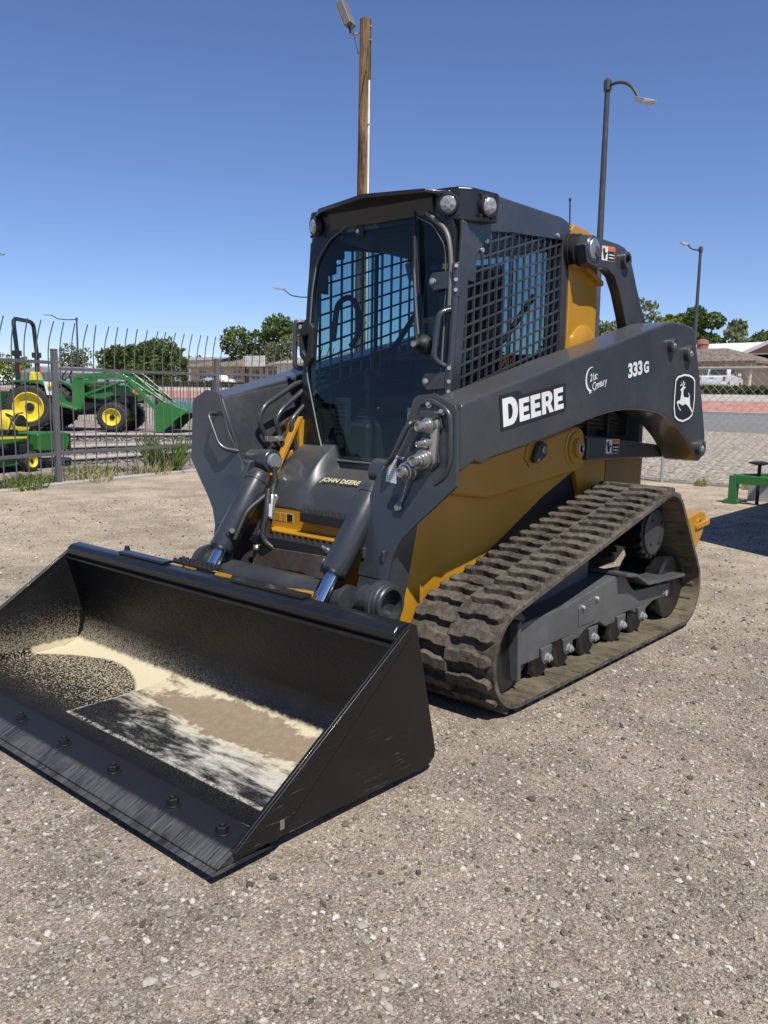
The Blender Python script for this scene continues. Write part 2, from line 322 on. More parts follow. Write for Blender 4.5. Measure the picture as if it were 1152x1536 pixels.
# ------------------------------------------------------------------ mesh helpers
class MB:
    def __init__(s): s.v = []; s.f = []
    def add(s, vs, fs):
        o = len(s.v); s.v += [tuple(v) for v in vs]; s.f += [tuple(i+o for i in f) for f in fs]; return s
    def box(s, x0, x1, y0, y1, z0, z1):
        return s.add([(x0, y0, z0), (x1, y0, z0), (x1, y1, z0), (x0, y1, z0), (x0, y0, z1), (x1, y0, z1), (x1, y1, z1), (x0, y1, z1)],
                     [(3, 2, 1, 0), (4, 5, 6, 7), (0, 1, 5, 4), (1, 2, 6, 5), (2, 3, 7, 6), (3, 0, 4, 7)])
    def prism(s, poly, ax, a, b):
        def P(p, t): return {'x': (t, p[0], p[1]), 'y': (p[0], t, p[1]), 'z': (p[0], p[1], t)}[ax]
        n = len(poly); vs = [P(p, a) for p in poly]+[P(p, b) for p in poly]
        fs = [tuple(range(n)), tuple(range(2*n-1, n-1, -1))]+[(i, i+n, (i+1) % n+n, (i+1) % n) for i in range(n)]
        return s.add(vs, fs)
    def ring(s, outer, inner, ax, a, b):
        def P(p, t): return {'x': (t, p[0], p[1]), 'y': (p[0], t, p[1]), 'z': (p[0], p[1], t)}[ax]
        n = len(outer); vs = [P(p, t) for t in (a, b) for pl in (outer, inner) for p in pl]; fs = []
        for i in range(n):
            j = (i+1) % n
            fs += [(i, j, n+j, n+i), (2*n+i, 3*n+i, 3*n+j, 2*n+j), (i, 2*n+i, 2*n+j, j), (n+i, n+j, 3*n+j, 3*n+i)]
        return s.add(vs, fs)
    def cyl(s, p0, p1, r, n=20, r1=None, caps=True):
        p0, p1 = V(p0), V(p1); d = (p1-p0).normalized(); a = d.orthogonal().normalized(); b = d.cross(a); r1 = r if r1 is None else r1
        vs = [p0+(a*math.cos(t)+b*math.sin(t))*r for t in [2*math.pi*i/n for i in range(n)]]+[p1+(a*math.cos(t)+b*math.sin(t))*r1 for t in [2*math.pi*i/n for i in range(n)]]
        fs = [(i, (i+1) % n, (i+1) % n+n, i+n) for i in range(n)]
        if caps: fs += [tuple(range(n-1, -1, -1)), tuple(range(n, 2*n))]
        return s.add(vs, fs)
    def lathe(s, p0, ax, prof, n=28, caps=True):
        """prof: (distance along axis, radius) ; closed at ends"""
        p0 = V(p0); d = V(ax).normalized(); a = d.orthogonal().normalized(); b = d.cross(a); vs = []; m = len(prof)
        for h, r in prof:
            vs += [p0+d*h+(a*math.cos(2*math.pi*i/n)+b*math.sin(2*math.pi*i/n))*max(r, 1e-4) for i in range(n)]
        fs = [(k*n+i, k*n+(i+1) % n, (k+1)*n+(i+1) % n, (k+1)*n+i) for k in range(m-1) for i in range(n)]
        if caps: fs += [tuple(range(n-1, -1, -1)), tuple(range((m-1)*n, m*n))]
        return s.add(vs, fs)
    def tube(s, pts, r, n=10, fillet=0.0, segs=5, closed=False):
        pts = [V(p) for p in pts]
        if fillet > 0 and len(pts) > 2:
            q = [pts[0]]
            for i in range(1, len(pts)-1):
                a, b, c = pts[i-1], pts[i], pts[i+1]; f = min(fillet, (a-b).length*.48, (c-b).length*.48)
                p, t = b+(a-b).normalized()*f, b+(c-b).normalized()*f
                q += [(p*(1-u)+b*u)*(1-u)+(b*(1-u)+t*u)*u for u in [k/segs for k in range(segs+1)]]
            pts = q+[pts[-1]]
        vs = []; fs = []; prev = None
        for i, p in enumerate(pts):
            d = (pts[min(i+1, len(pts)-1)]-pts[max(i-1, 0)])
            if d.length < 1e-9: d = V((0, 0, 1))
            d.normalize(); a = d.orthogonal().normalized() if prev is None else (prev-d*prev.dot(d)).normalized()
            prev = a; b = d.cross(a); rr = r[i] if hasattr(r, '__len__') else r
            vs += [p+(a*math.cos(2*math.pi*k/n)+b*math.sin(2*math.pi*k/n))*rr for k in range(n)]
        m = len(pts)
        fs = [(i*n+k, i*n+(k+1) % n, (i+1)*n+(k+1) % n, (i+1)*n+k) for i in range(m-1) for k in range(n)]
        fs += [tuple(range(n-1, -1, -1)), tuple(range((m-1)*n, m*n))]
        return s.add(vs, fs)
    def quad(s, a, b, c, d): return s.add([a, b, c, d], [(0, 1, 2, 3)])
    def build(s, name, mat, parent=None, bev=0.0, seg=2, smooth=35, link=True):
        me = bpy.data.meshes.new(name); me.from_pydata(s.v, [], s.f); me.update()
        bm = bmesh.new(); bm.from_mesh(me); bmesh.ops.recalc_face_normals(bm, faces=bm.faces); bm.to_mesh(me); bm.free()
        return obj(name, me, mat, parent, bev, seg, smooth)
def obj(name, me, mat, parent=None, bev=0.0, seg=2, smooth=35):
    if mat is not None and not me.materials: me.materials.append(mat)
    if smooth:
        for p in me.polygons: p.use_smooth = True
        me.set_sharp_from_angle(angle=rad(smooth))
    o = bpy.data.objects.new(name, me); COL.objects.link(o)
    if parent is not None: o.parent = parent
    if bev > 0:
        m = o.modifiers.new('bevel', 'BEVEL'); m.width = bev; m.segments = seg; m.limit_method = 'ANGLE'; m.angle_limit = rad(30); m.harden_normals = True
    return o
def box(name, x0, x1, y0, y1, z0, z1, mat, parent=None, bev=.004): return MB().box(x0, x1, y0, y1, z0, z1).build(name, mat, parent, bev)
def prism(name, poly, ax, a, b, mat, parent=None, bev=.004, seg=2): return MB().prism(poly, ax, a, b).build(name, mat, parent, bev, seg)
def cyl(name, p0, p1, r, mat, parent=None, n=24, bev=0.0, r1=None): return MB().cyl(p0, p1, r, n, r1).build(name, mat, parent, bev)
def tube(name, pts, r, mat, parent=None, n=10, fillet=.03, segs=5): return MB().tube(pts, r, n, fillet, segs).build(name, mat, parent, smooth=50)
def share(src, parent, mat4=None, name=None):
    o = src.copy(); COL.objects.link(o); o.parent = parent
    if mat4 is not None: o.matrix_local = mat4
    return o
def thing(name, label, cat, loc=(0, 0, 0), rz=0.0, group=None):
    o = bpy.data.objects.new(name, None); COL.objects.link(o); o.location = loc; o.rotation_euler = (0, 0, rz); o.empty_display_size = .3
    return tag(o, label, cat, group)
def tag(o, label, cat, group=None):
    o['label'] = label; o['category'] = cat
    if group: o['group'] = group
    return o
def struct(o): o['kind'] = 'structure'; return o
def stuff(o): o['kind'] = 'stuff'; return o
def mirror_y(poly): return [(-p[0], p[1]) for p in poly]
def curve2d(splines, offset=0.0, ext=0.0):
    cu = bpy.data.curves.new('c', 'CURVE'); cu.dimensions = '2D'; cu.fill_mode = 'BOTH'; cu.offset = offset; cu.extrude = ext
    for pts in splines:
        sp = cu.splines.new('POLY'); sp.points.add(len(pts)-1); sp.use_cyclic_u = True
        for p, q in zip(sp.points, pts): p.co = (q[0], q[1], 0, 1)
    o = bpy.data.objects.new('c', cu); COL.objects.link(o); bpy.context.view_layer.update()
    me = bpy.data.meshes.new_from_object(o.evaluated_get(bpy.context.evaluated_depsgraph_get())); bpy.data.objects.remove(o); return me
def textmesh(s, size, offset=0.0, shear=0.0, spacing=1.0):
    cu = bpy.data.curves.new('t', 'FONT'); cu.body = s; cu.size = size; cu.offset = offset; cu.shear = shear; cu.space_character = spacing; cu.fill_mode = 'FRONT'
    o = bpy.data.objects.new('t', cu); COL.objects.link(o); bpy.context.view_layer.update()
    me = bpy.data.meshes.new_from_object(o.evaluated_get(bpy.context.evaluated_depsgraph_get())); bpy.data.objects.remove(o); return me
def place(me, name, mat, parent, org, ex, ey, sx=1.0, sy=1.0):
    """lay a flat mesh (xy) on a surface: org + x*ex + y*ey"""
    ex = V(ex).normalized(); ey = V(ey); ey = (ey-ex*ey.dot(ex)).normalized(); ez = ex.cross(ey)
    M = Matrix(((ex.x*sx, ey.x*sy, ez.x, org[0]), (ex.y*sx, ey.y*sy, ez.y, org[1]), (ex.z*sx, ey.z*sy, ez.z, org[2]), (0, 0, 0, 1)))
    me.transform(M); me.materials.clear(); return obj(name, me, mat, parent, smooth=0)
def decal(name, pts, mat, parent): return MB().add(pts, [tuple(range(len(pts)))]).build(name, mat, parent, smooth=0)

# ------------------------------------------------------------------ the setting: ground, road, verge
PROF = [(60, 0), (-10, 0), (-27, .15), (-40, .50), (-45, 1.15), (-50, 1.55), (-60, 1.75), (-120, 2.0), (-2500, 2.0)]
def gz(x):
    for (a, za), (b, zb) in zip(PROF, PROF[1:]):
        if b <= x <= a: return za+(zb-za)*(x-a)/(b-a)
    return PROF[-1][1]
def sheet(name, x0, x1, y0, y1, dz, mat, nx=None):
    xs = sorted({x0, x1} | {p[0] for p in PROF if x1 < p[0] < x0}, reverse=True); m = MB()
    for a, b in zip(xs, xs[1:]): m.quad((a, y0, gz(a)+dz), (a, y1, gz(a)+dz), (b, y1, gz(b)+dz), (b, y0, gz(b)+dz))
    me = bpy.data.meshes.new(name); me.from_pydata(m.v, [], m.f)
    bm = bmesh.new(); bm.from_mesh(me); bmesh.ops.remove_doubles(bm, verts=bm.verts, dist=1e-4); bmesh.ops.recalc_face_normals(bm, faces=bm.faces); bm.to_mesh(me); bm.free()
    if me.polygons[0].normal.z < 0: me.flip_normals()
    return struct(obj(name, me, mat, smooth=0))
sheet('ground', 60, -2500, -2500, 2500, 0.0, GROUND)
sheet('gravel_bed', -9.45, -26.6, -260, 120, .006, YARDROCK)
sheet('road', -27, -40, -400, 200, .008, ASPH)
sheet('verge', -40.3, -45, -400, 200, .008, PAVER)
sheet('pavement', -45.05, -49.2, -400, 200, .012, CONC)
struct(MB().prism([(-26.6, .13), (-27, .135), (-27, .20), (-26.6, .26)], 'y', -400, 200).build('kerb', CONC, None))
struct(MB().prism([(-40, .49), (-40.3, .50), (-40.3, .66), (-40, .64)], 'y', -400, 200).build('kerb', CONC, None))
for yy in (-200,):
    o = struct(MB().quad((-33.45, -400, gz(-33.45)+.014), (-33.55, -400, gz(-33.55)+.014), (-33.55, 200, gz(-33.55)+.014), (-33.45, 200, gz(-33.45)+.014)).build('road_line', CREAM, None, smooth=0))
# pinkish rock bed behind the near fence
prk = MB().add([(3, -7.0, .006), (-2.2, -8.25, .006), (-5.3, -8.85, .006), (-9.4, -9.6, .006), (-9.4, -60, .006), (20, -60, .006), (20, -7, .006)], [(0, 1, 2, 3, 4, 5, 6)]).build('rock_bed', ROCKPINK, None, smooth=0)
struct(prk)

# loose stones scattered over the near yard (uncountable)
def pebble_field(name, n, rmin, rmax, dmin, dmax, a0, a1, p=1.0, zf=.25, seed=1):
    rg = np.random.default_rng(seed)
    t = (1+5**.5)/2
    iv = np.array([(-1, t, 0), (1, t, 0), (-1, -t, 0), (1, -t, 0), (0, -1, t), (0, 1, t), (0, -1, -t), (0, 1, -t), (t, 0, -1), (t, 0, 1), (-t, 0, -1), (-t, 0, 1)], float)/math.hypot(1, t)
    ifc = np.array([(0, 11, 5), (0, 5, 1), (0, 1, 7), (0, 7, 10), (0, 10, 11), (1, 5, 9), (5, 11, 4), (11, 10, 2), (10, 7, 6), (7, 1, 8), (3, 9, 4), (3, 4, 2), (3, 2, 6), (3, 6, 8), (3, 8, 9), (4, 9, 5), (2, 4, 11), (6, 2, 10), (8, 6, 7), (9, 8, 1)])
    d = dmin+(dmax-dmin)*rg.random(n)**p; a = np.radians(a0+(a1-a0)*rg.random(n))
    x = 3.56+d*np.cos(a); y = 2.79+d*np.sin(a)
    keep = ~((x > 1.25) & (x < 2.3) & (abs(y) < 1.1)) & ~((x < .9) & (x > -1.4) & (abs(y) > .55) & (abs(y) < 1.04)); x, y = x[keep], y[keep]; n = len(x)
    r = rmin+(rmax-rmin)*rg.random(n)**3.8
    sc = r[:, None]*np.stack([.75+.7*rg.random(n), .75+.7*rg.random(n), .5+.45*rg.random(n)], 1)
    th = rg.random(n)*6.283; ct, st = np.cos(th), np.sin(th)
    vv = iv[None]*(1+.55*(rg.random((n, 12, 1))-.5))*sc[:, None, :]
    X = vv[..., 0]*ct[:, None]-vv[..., 1]*st[:, None]+x[:, None]; Y = vv[..., 0]*st[:, None]+vv[..., 1]*ct[:, None]+y[:, None]
    Z = vv[..., 2]+(sc[:, 2]*zf)[:, None]
    co = np.stack([X, Y, Z], -1).reshape(-1, 3); fa = (ifc[None]+12*np.arange(n)[:, None, None]).reshape(-1)
    me = bpy.data.meshes.new(name); me.vertices.add(len(co)); me.vertices.foreach_set('co', co.ravel())
    nf = n*20; me.loops.add(nf*3); me.loops.foreach_set('vertex_index', fa.astype(np.int32)); me.polygons.add(nf)
    me.polygons.foreach_set('loop_start', np.arange(0, nf*3, 3, dtype=np.int32)); me.polygons.foreach_set('use_smooth', np.zeros(nf, bool)); me.update(calc_edges=True)
    return obj(name, me, None, smooth=0)
def m_pebble():
    b = NB('pebble_stone'); g = b.n('ShaderNodeNewGeometry'); oi = g.outputs['Random Per Island']; n = b.noise(g.outputs['Position'], 160, 3)
    col = b.ramp(oi, [(0, (0.045, 0.040, 0.035)), (.14, (0.12, 0.103, 0.086)), (.30, (0.26, 0.222, 0.182)), (.62, (0.40, 0.355, 0.30)), (.88, (0.53, 0.485, 0.42)), (1, (0.66, 0.62, 0.56))])
    b.pbr(b.mix(b.math('MULTIPLY', n, .3), col, (0.27, 0.235, 0.195)), .9, 0, spec=.25); return b.m
PEB = m_pebble()
for nm, arg in (('fine_gravel', (72000, .0022, .0068, 1.25, 5.6, 176, 268, .80, .42, 1)), ('gravel_stones', (24000, .0038, .0112, 1.3, 10.5, 176, 268, .72, .48, 2)), ('scattered_stones', (1100, .006, .0155, 1.3, 12, 176, 268, .85, .38, 3))):
    o = stuff(pebble_field(nm, *arg)); o.data.materials.append(PEB)
    tag(o, {'fine_gravel': 'fine grit loose on the gravel yard in front of the bucket', 'gravel_stones': 'small tan pebbles spread over the gravel yard', 'scattered_stones': 'larger loose stones dotted over the gravel yard'}[nm], 'gravel')

# ------------------------------------------------------------------ the compact track loader
L = thing('track_loader', 'dark grey and yellow compact track loader with wide black bucket, parked on gravel', 'track loader')

# --- bucket
W = 1.060
prof_in = [(2.16, .036), (1.62, .036), (1.53, .040), (1.465, .058), (1.425, .095), (1.412, .16), (1.425, .27), (1.45, .40), (1.47, .49)]
prof_out = [(1.455, .49), (1.432, .40), (1.405, .27), (1.392, .16), (1.40, .085), (1.45, .035), (1.53, .018), (1.62, .014), (2.16, .014)]
bucket = MB().prism(prof_in+prof_out, 'y', -W, W).build('bucket', BUCKET, L, smooth=50)
side = [(1.452, .535), (1.420, .548), (1.392, .535), (1.272, .062), (1.275, .030), (1.300, .014), (1.335, .008), (2.02, .028), (2.185, .046), (2.175, .058)]
for s in (-1, 1):
    prism('side_plate', side, 'y', s*W, s*(W+.014), BOUT, bucket, .003)
    # inner face of the plate, dusted
    prism('side_liner', [(1.45, .50), (1.44, .16), (1.46, .06), (1.55, .038), (2.10, .038), (2.13, .06)], 'y', s*(W-.004), s*(W-.0005), BUCKET, bucket, 0)
    prism('side_cutter', [(1.448, .537), (1.427, .520), (2.030, .0295), (2.185, .047), (2.175, .059)], 'y', s*(W+.0135), s*(W+.026), BOUT, bucket, .003)
prism('cutting_edge', [(2.062, .0365), (2.062, .052), (2.178, .052), (2.236, .026), (2.236, .019), (2.10, .019)], 'y', -W-.012, W+.012, EDGE, bucket, .003)
prism('bolt_on_edge', [(2.04, .006), (2.04, .014), (2.10, .0185), (2.225, .0185), (2.256, .014), (2.252, .008)], 'y', -W-.016, W+.016, EDGE, bucket, .003)
MB().tube([(2.063, -W, .041), (2.063, W, .041)], .006, 6).build('weld_bead', EDGE, bucket)
bucket.location = (.018, .006, .020)
bolt0 = None
for y in (-.90, -.58, -.255, .069, .391, .725, .968):
    m = MB().cyl((0, 0, 0), (0, 0, .004), .026, 20).cyl((0, 0, .004), (0, 0, .023), .0205, 6).cyl((0, 0, .023), (0, 0, .031), .011, 12)
    if bolt0 is None:
        bolt0 = m.build('edge_bolt', EDGE, bucket, .0015); bolt0.location = (2.135, y, .052)
    else:
        o = share(bolt0, bucket); o.location = (2.135, y, .052); o.rotation_euler.z = y*7
prism('top_rail', [(1.484, .484), (1.496, .500), (1.496, .527), (1.475, .545), (1.430, .551), (1.396, .538), (1.386, .515), (1.392, .480), (1.44, .470)], 'y', -W, W, DARK, bucket, .006)
prism('rail_lip', [(1.468, .472), (1.505, .478), (1.505, .486), (1.468, .486)], 'y', -W+.002, W-.002, DARK, bucket, .002)
for y0, y1 in ((-.66, -.30), (.16, .58)):
    box('rail_pad', 1.405, 1.458, y0, y1, .549, .561, DARK, bucket, .003)
g = box('step_grip', 1.325, 1.392, -.33, -.06, .545, .556, FLATBLACK, bucket, .002)
for i in range(9):
    yy = -.32+i*.030
    for k in range(3):
        o = MB().cyl((1.337+k*.022, yy+.008*(k % 2), .555), (1.337+k*.022, yy+.008*(k % 2), .567), .009, 10, .007).build('grip_tooth', FLATBLACK, bucket)
for y in (-.70, -.22): cyl('rail_knob', (1.385, y, .548), (1.385, y, .572), .016, DARK, bucket, 12, .003, .010)
box('plate_slot', 2.004, 2.020, W+.0252, W+.0272, .055, .085, STEEL, bucket, .004)
# quick coupler behind the bucket (yellow levers and frame)
coup = prism('coupler_frame', [(1.30, .50), (1.40, .50), (1.385, .12), (1.27, .10), (1.02, .30), (1.02, .385), (1.22, .40)], 'y', -.56, .56, DARK, L, .01)
for y in (-.40, .31): prism('coupler_lever', [(1.20, .515), (1.33, .545), (1.345, .525), (1.21, .49)], 'y', y, y+.06, YEL, coup, .004)
prism('coupler_lever', [(1.28, .53), (1.37, .553), (1.375, .54), (1.29, .515)], 'y', -.20, -.06, YEL, coup, .003)

# --- lift arms
arm_side = [(.885, 1.290), (.48, 1.385), (.04, 1.495), (-.42, 1.598), (-.85, 1.700), (-1.02, 1.738), (-1.12, 1.750), (-1.28, 1.748), (-1.40, 1.735), (-1.432, 1.715),
            (-1.475, 1.62), (-1.546, 1.477), (-1.640, 1.26), (-1.706, 1.092), (-1.700, 1.02), (-1.672, .960), (-1.622, .940), (-1.585, .955), (-1.50, 1.025), (-1.40, 1.090), (-1.28, 1.150), (-1.14, 1.205), (-.996, 1.241),
            (-.85, 1.256), (-.70, 1.262), (-.55, 1.262), (-.40, 1.250), (-.25, 1.230), (-.141, 1.210), (.111, 1.159), (.40, 1.110), (.700, 1.062), (.735, 1.045), (.765, 1.055), (.790, 1.060), (.86, 1.03), (.885, 1.02)]
leg_side = [(.868, 1.29), (.868, .95), (1.005, .70), (1.06, .60), (1.09, .50), (1.25, .40), (1.305, .44), (1.30, .52), (1.20, .66), (1.06, .80), (.96, .92), (.90, 1.02)]
legp = [(.76, 1.0), (.88, .985), (.925, .90), (.950, .70), (.985, .56), (1.045, .39), (1.05, .34), (.90, .34), (.84, .55), (.78, .80)]
ARMS = {}
for s in (1, -1):
    arm = MB().prism(arm_side, 'y', s*.640, s*.860).build('lift_arm', GREY, L, .014, 3)
    ARMS[s] = arm
    # inner web and leg
    prism('arm_leg', legp, 'y', s*.418, s*.578, GREY, arm, .008, 3)
    MB().lathe((1.010, s*.562, .467), (0, s, 0), [(0, .098), (.022, .098), (.026, .092)], 36).build('ring_flange', GREYD, arm)
    fp = [(.650, 1.322), (.735, 1.330), (.838, 1.286), (.852, 1.262), (.862, .970), (.765, .875), (.690, .805), (.625, .735), (.588, .66), (.580, .56), (.416, .56), (.420, .80), (.450, .98), (.552, 1.115), (.610, 1.25), (.628, 1.31)]
    fpv = [(s*a, b) for a, b in fp]
    # front plate, leaning forward below z=.95
    m = MB(); n = len(fpv)
    fx = lambda z: .885+max(0, 1.0-z)*.20
    vs = [(fx(z), y, z) for y, z in fpv]+[(fx(z)+.016, y, z) for y, z in fpv]
    m.add(vs, [tuple(range(n)), tuple(range(2*n-1, n-1, -1))]+[(i, i+n, (i+1) % n+n, (i+1) % n) for i in range(n)])
    bm = bmesh.new(); me = bpy.data.meshes.new('front_plate'); me.from_pydata(m.v, [], m.f); bm.from_mesh(me)
    bmesh.ops.triangulate(bm, faces=[f for f in bm.faces if len(f.verts) > 4]); bmesh.ops.recalc_face_normals(bm, faces=bm.faces); bm.to_mesh(me); bm.free()
    obj('front_plate', me, GREY, arm, .004, 2, 30)
    # inner skin of the arm behind the plate, tapering to the rear
    wv = [(.885, .632, 1.290), (.28, .632, 1.402), (.40, .500, 1.02), (.885, .500, 1.03), (.885, .500, .94), (.70, .500, .94), (.885, .66, 1.29), (.28, .66, 1.402), (.74, .66, .97), (.885, .66, .94)]
    MB().add([(a, s*b, c) for a, b, c in wv], [(0, 1, 2, 3), (3, 2, 5, 4), (4, 5, 8, 9), (0, 3, 4, 9, 6), (1, 7, 8, 5, 2), (0, 6, 7, 1), (6, 9, 8, 7)]).build('arm_web', GREYD, arm, .012, 3)
    # tower: upright at the tail carrying the upper pivot
    tw = [(-.51, 2.111), (-.56, 2.145), (-.63, 2.160), (-.706, 2.164), (-.889, 2.163), (-.973, 2.155), (-1.02, 2.132), (-1.08, 2.065), (-1.147, 1.961), (-1.224, 1.855), (-1.331, 1.745), (-1.40, 1.69), (-1.069, 1.66), (-1.024, 1.763), (-.938, 1.903), (-.862, 1.985), (-.778, 2.015), (-.707, 2.017), (-.631, 2.008), (-.547, 2.020)]
    prism('arm_tower', tw, 'y', s*.550, s*.610, GREY, arm, .006, 3); prism('tower_foot', [(-1.02, 1.70), (-1.40, 1.72), (-1.40, 1.60), (-.98, 1.60)], 'y', s*.60, s*.66, GREY, arm, .006)
    MB().lathe((-.965, s*.606, 2.085), (0, s, 0), [(0, .046), (.028, .046), (.030, .044), (.030, .030), (.004, .029)]).build('tower_bushing', GREY, arm)
    # pin bosses on the tail
    for (bx, bz, br) in ((-1.074, 1.618, .040), (-1.32, 1.585, .047), (-1.597, 1.025, .052)):
        p = MB().lathe((bx, s*.858, bz), (0, s, 0), [(0, br), (.028, br), (.034, br-.006), (.034, br*.55), (.020, br*.5)]).build('pin_boss', GREYD, arm)
        MB().lathe((bx, s*.874, bz), (0, s, 0), [(0, br*.45), (.014, br*.42), (.016, br*.22), (.022, br*.20)], 14).build('pin_bolt', ZINC, arm)
    # handle on the front plate
    tube('grab_handle', [(.895, s*.652, 1.213), (.955, s*.652, 1.213), (.955, s*.555, 1.045), (.895, s*.485, 1.030)], .0115, GREY, arm, 10, .045)
    # cross-tube end ring
    MB().lathe((1.010, s*.575, .467), (0, s, 0), [(0, .090), (.025, .090), (.030, .085), (.046, .085), (.052, .080), (.052, .066), (-.10, .064), (-.10, .01)], 40).build('cross_tube_ring', GREYD, arm)
    box('leg_stop', .962, .984, s*.425, s*.445, .63, .68, GREYD, arm, .006); box('leg_stop', .962, .984, s*.535, s*.555, .63, .68, GREYD, arm, .006)
arm = ARMS[1]
cyl('cross_tube', (1.05, -.43, .455), (1.05, .43, .455), .070, GREYD, L, 32)

# lettering and marks on the left arm
YS = .8622
def letter(ch):
    t = .25
    if ch == 'E': return [[(0, 0), (.62, 0), (.62, .23), (t, .23), (t, .39), (.56, .39), (.56, .61), (t, .61), (t, .77), (.61, .77), (.61, 1), (0, 1)]]
    if ch == 'D':
        o = [(0, 0), (.36, 0)]+[(.36+.36*math.sin(a), .5-.5*math.cos(a)) for a in [math.pi*i/14 for i in range(1, 14)]]+[(.36, 1), (0, 1)]
        i = [(t, .23), (.33, .23)]+[(.33+.135*math.sin(a), .5-.27*math.cos(a)) for a in [math.pi*i/12 for i in range(1, 12)]]+[(.33, .77), (t, .77)]
        return [o, i]
    if ch == 'R':
        o = [(0, 0), (t, 0), (t, .33), (.34, .33), (.47, 0), (.75, 0), (.575, .37)]+[(.40+.29*math.cos(a), .685+.315*math.sin(a)) for a in [-.95+(.95+math.pi/2)*i/10 for i in range(11)]]+[(0, 1)]
        i = [(t, .55), (.36, .55)]+[(.36+.085*math.sin(a), .665-.115*math.cos(a)) for a in [math.pi*i/8 for i in range(1, 8)]]+[(.36, .78), (t, .78)]
        return [o, i]
def deere(scale_first=1.0):
    x = 0; outl = []; out = []
    for k, ch in enumerate('DEERE'):
        h = .118 if k == 0 else .098; w = h*1.10
        adv = {'D': .78, 'E': .69, 'R': .79}[ch]*w
        L_ = [[(x+p[0]*w, p[1]*h) for p in sp] for sp in letter(ch)]
        out += L_; outl.append(L_[0]); x += adv
    return out, outl, x
sp, ol, wd_ = deere()
ex = V((-.493, 0, .077)).normalized(); ey = V((0, 0, 1))
k = .512/wd_
org = V((.590, YS, 1.196))
back = [(-.014, -.016), (wd_-.004, -.016), (wd_+.012, .004), (wd_+.012, .112), (.122, .112), (.122, .128), (.098, .134), (-.014, .134)]
place(curve2d([back]), 'lettering_back', BLACKP, arm, org, ex, ey, k, 1.0)
place(curve2d(sp), 'lettering', WHITE, arm, org+V((0, .0012, 0)), ex, ey, k, 1.0)
ex2 = V((-.263, 0, .040)).normalized()
tm = textmesh('333', .098, .0042, 0, 1.0); place(tm, 'model_number', WHITE, arm, V((-.560, YS+.0008, 1.428)), ex2, ey, 1.20, .98)
tm = textmesh('G', .080, .0036); place(tm, 'model_letter', WHITE, arm, V((-.748, YS+.0008, 1.457)), ex2, ey, 1.1, .98)
# dealer mark: oval swoosh with script
ex3 = V((-.215, 0, .048)).normalized()
def crescent(cx, cy, rx, ry, t, a0, a1, n=24):
    o = [(cx+rx*math.cos(a), cy+ry*math.sin(a)) for a in [a0+(a1-a0)*i/n for i in range(n+1)]]
    return o+[(cx+(rx-t*math.sin(math.pi*i/n))*math.cos(a), cy+(ry-t*math.sin(math.pi*i/n))*math.sin(a)) for i, a in [(n-i, a0+(a1-a0)*(n-i)/n) for i in range(n+1)]]
place(curve2d([crescent(.062, .062, .060, .060, .014, rad(60), rad(320))]), 'dealer_oval', WHITE, arm, V((-.118, YS, 1.335)), ex3, ey)
place(textmesh('21st', .050, .0006, .25, .9), 'dealer_lettering', WHITE, arm, V((-.150, YS, 1.398)), ex3, ey, .95, 1)
place(textmesh('Century', .050, .0006, .25, .95), 'dealer_lettering', WHITE, arm, V((-.178, YS, 1.358)), ex3, ey, .95, 1)
place(curve2d([[(0, 0), (.10, .012), (.17, .030), (.17, .033), (.10, .018), (0, .007)]]), 'dealer_stroke', WHITE, arm, V((-.150, YS, 1.340)), ex3, ey)
BADGE = [(-1.3, 1.467), (-1.382, 1.464), (-1.444, 1.451), (-1.47, 1.431), (-1.484, 1.322), (-1.476, 1.265), (-1.463, 1.225), (-1.412, 1.203), (-1.321, 1.188), (-1.247, 1.197), (-1.197, 1.218), (-1.175, 1.271), (-1.172, 1.346), (-1.177, 1.43), (-1.205, 1.451)]
DEER = [(-1.25, 1.373), (-1.268, 1.382), (-1.284, 1.39), (-1.299, 1.394), (-1.334, 1.392), (-1.32, 1.383), (-1.302, 1.377), (-1.301, 1.357), (-1.309, 1.337), (-1.329, 1.332), (-1.369, 1.331), (-1.389, 1.332), (-1.393, 1.341), (-1.375, 1.359), (-1.386, 1.358), (-1.406, 1.337), (-1.404, 1.324), (-1.411, 1.306), (-1.416, 1.288), (-1.436, 1.27), (-1.453, 1.254), (-1.467, 1.234), (-1.45, 1.243), (-1.427, 1.259), (-1.392, 1.278), (-1.363, 1.29), (-1.336, 1.293), (-1.311, 1.286), (-1.284, 1.287), (-1.263, 1.295), (-1.237, 1.298), (-1.24, 1.286), (-1.263, 1.268), (-1.284, 1.257), (-1.273, 1.254), (-1.249, 1.268), (-1.224, 1.291), (-1.214, 1.303), (-1.229, 1.311), (-1.254, 1.315), (-1.266, 1.321), (-1.267, 1.336), (-1.273, 1.357), (-1.27, 1.369)]
ANT = [[(-1.29, 1.392), (-1.298, 1.405), (-1.282, 1.431), (-1.297, 1.423), (-1.309, 1.405), (-1.303, 1.393)], [(-1.286, 1.392), (-1.276, 1.403), (-1.247, 1.395), (-1.253, 1.403), (-1.273, 1.408), (-1.258, 1.422), (-1.269, 1.418), (-1.287, 1.401)], [(-1.303, 1.4), (-1.312, 1.417), (-1.306, 1.428), (-1.319, 1.415), (-1.311, 1.399)]]
def onarm(polys, name, mat, d):
    me = curve2d([[(-x, z) for x, z in p] for p in polys]); place(me, name, mat, arm, V((0, YS+d, 0)), (-1, 0, 0), (0, 0, 1))
bc = (-1.328, 1.328); shr = lambda f: [(bc[0]+(x-bc[0])*f, bc[1]+(z-bc[1])*f) for x, z in BADGE]
onarm([shr(1.05)], 'badge_back', BLACKP, 0.0); onarm([shr(1.0), shr(.92)], 'badge_rim', WHITE, .0010)
onarm([DEER], 'badge_emblem', WHITE, .0010)
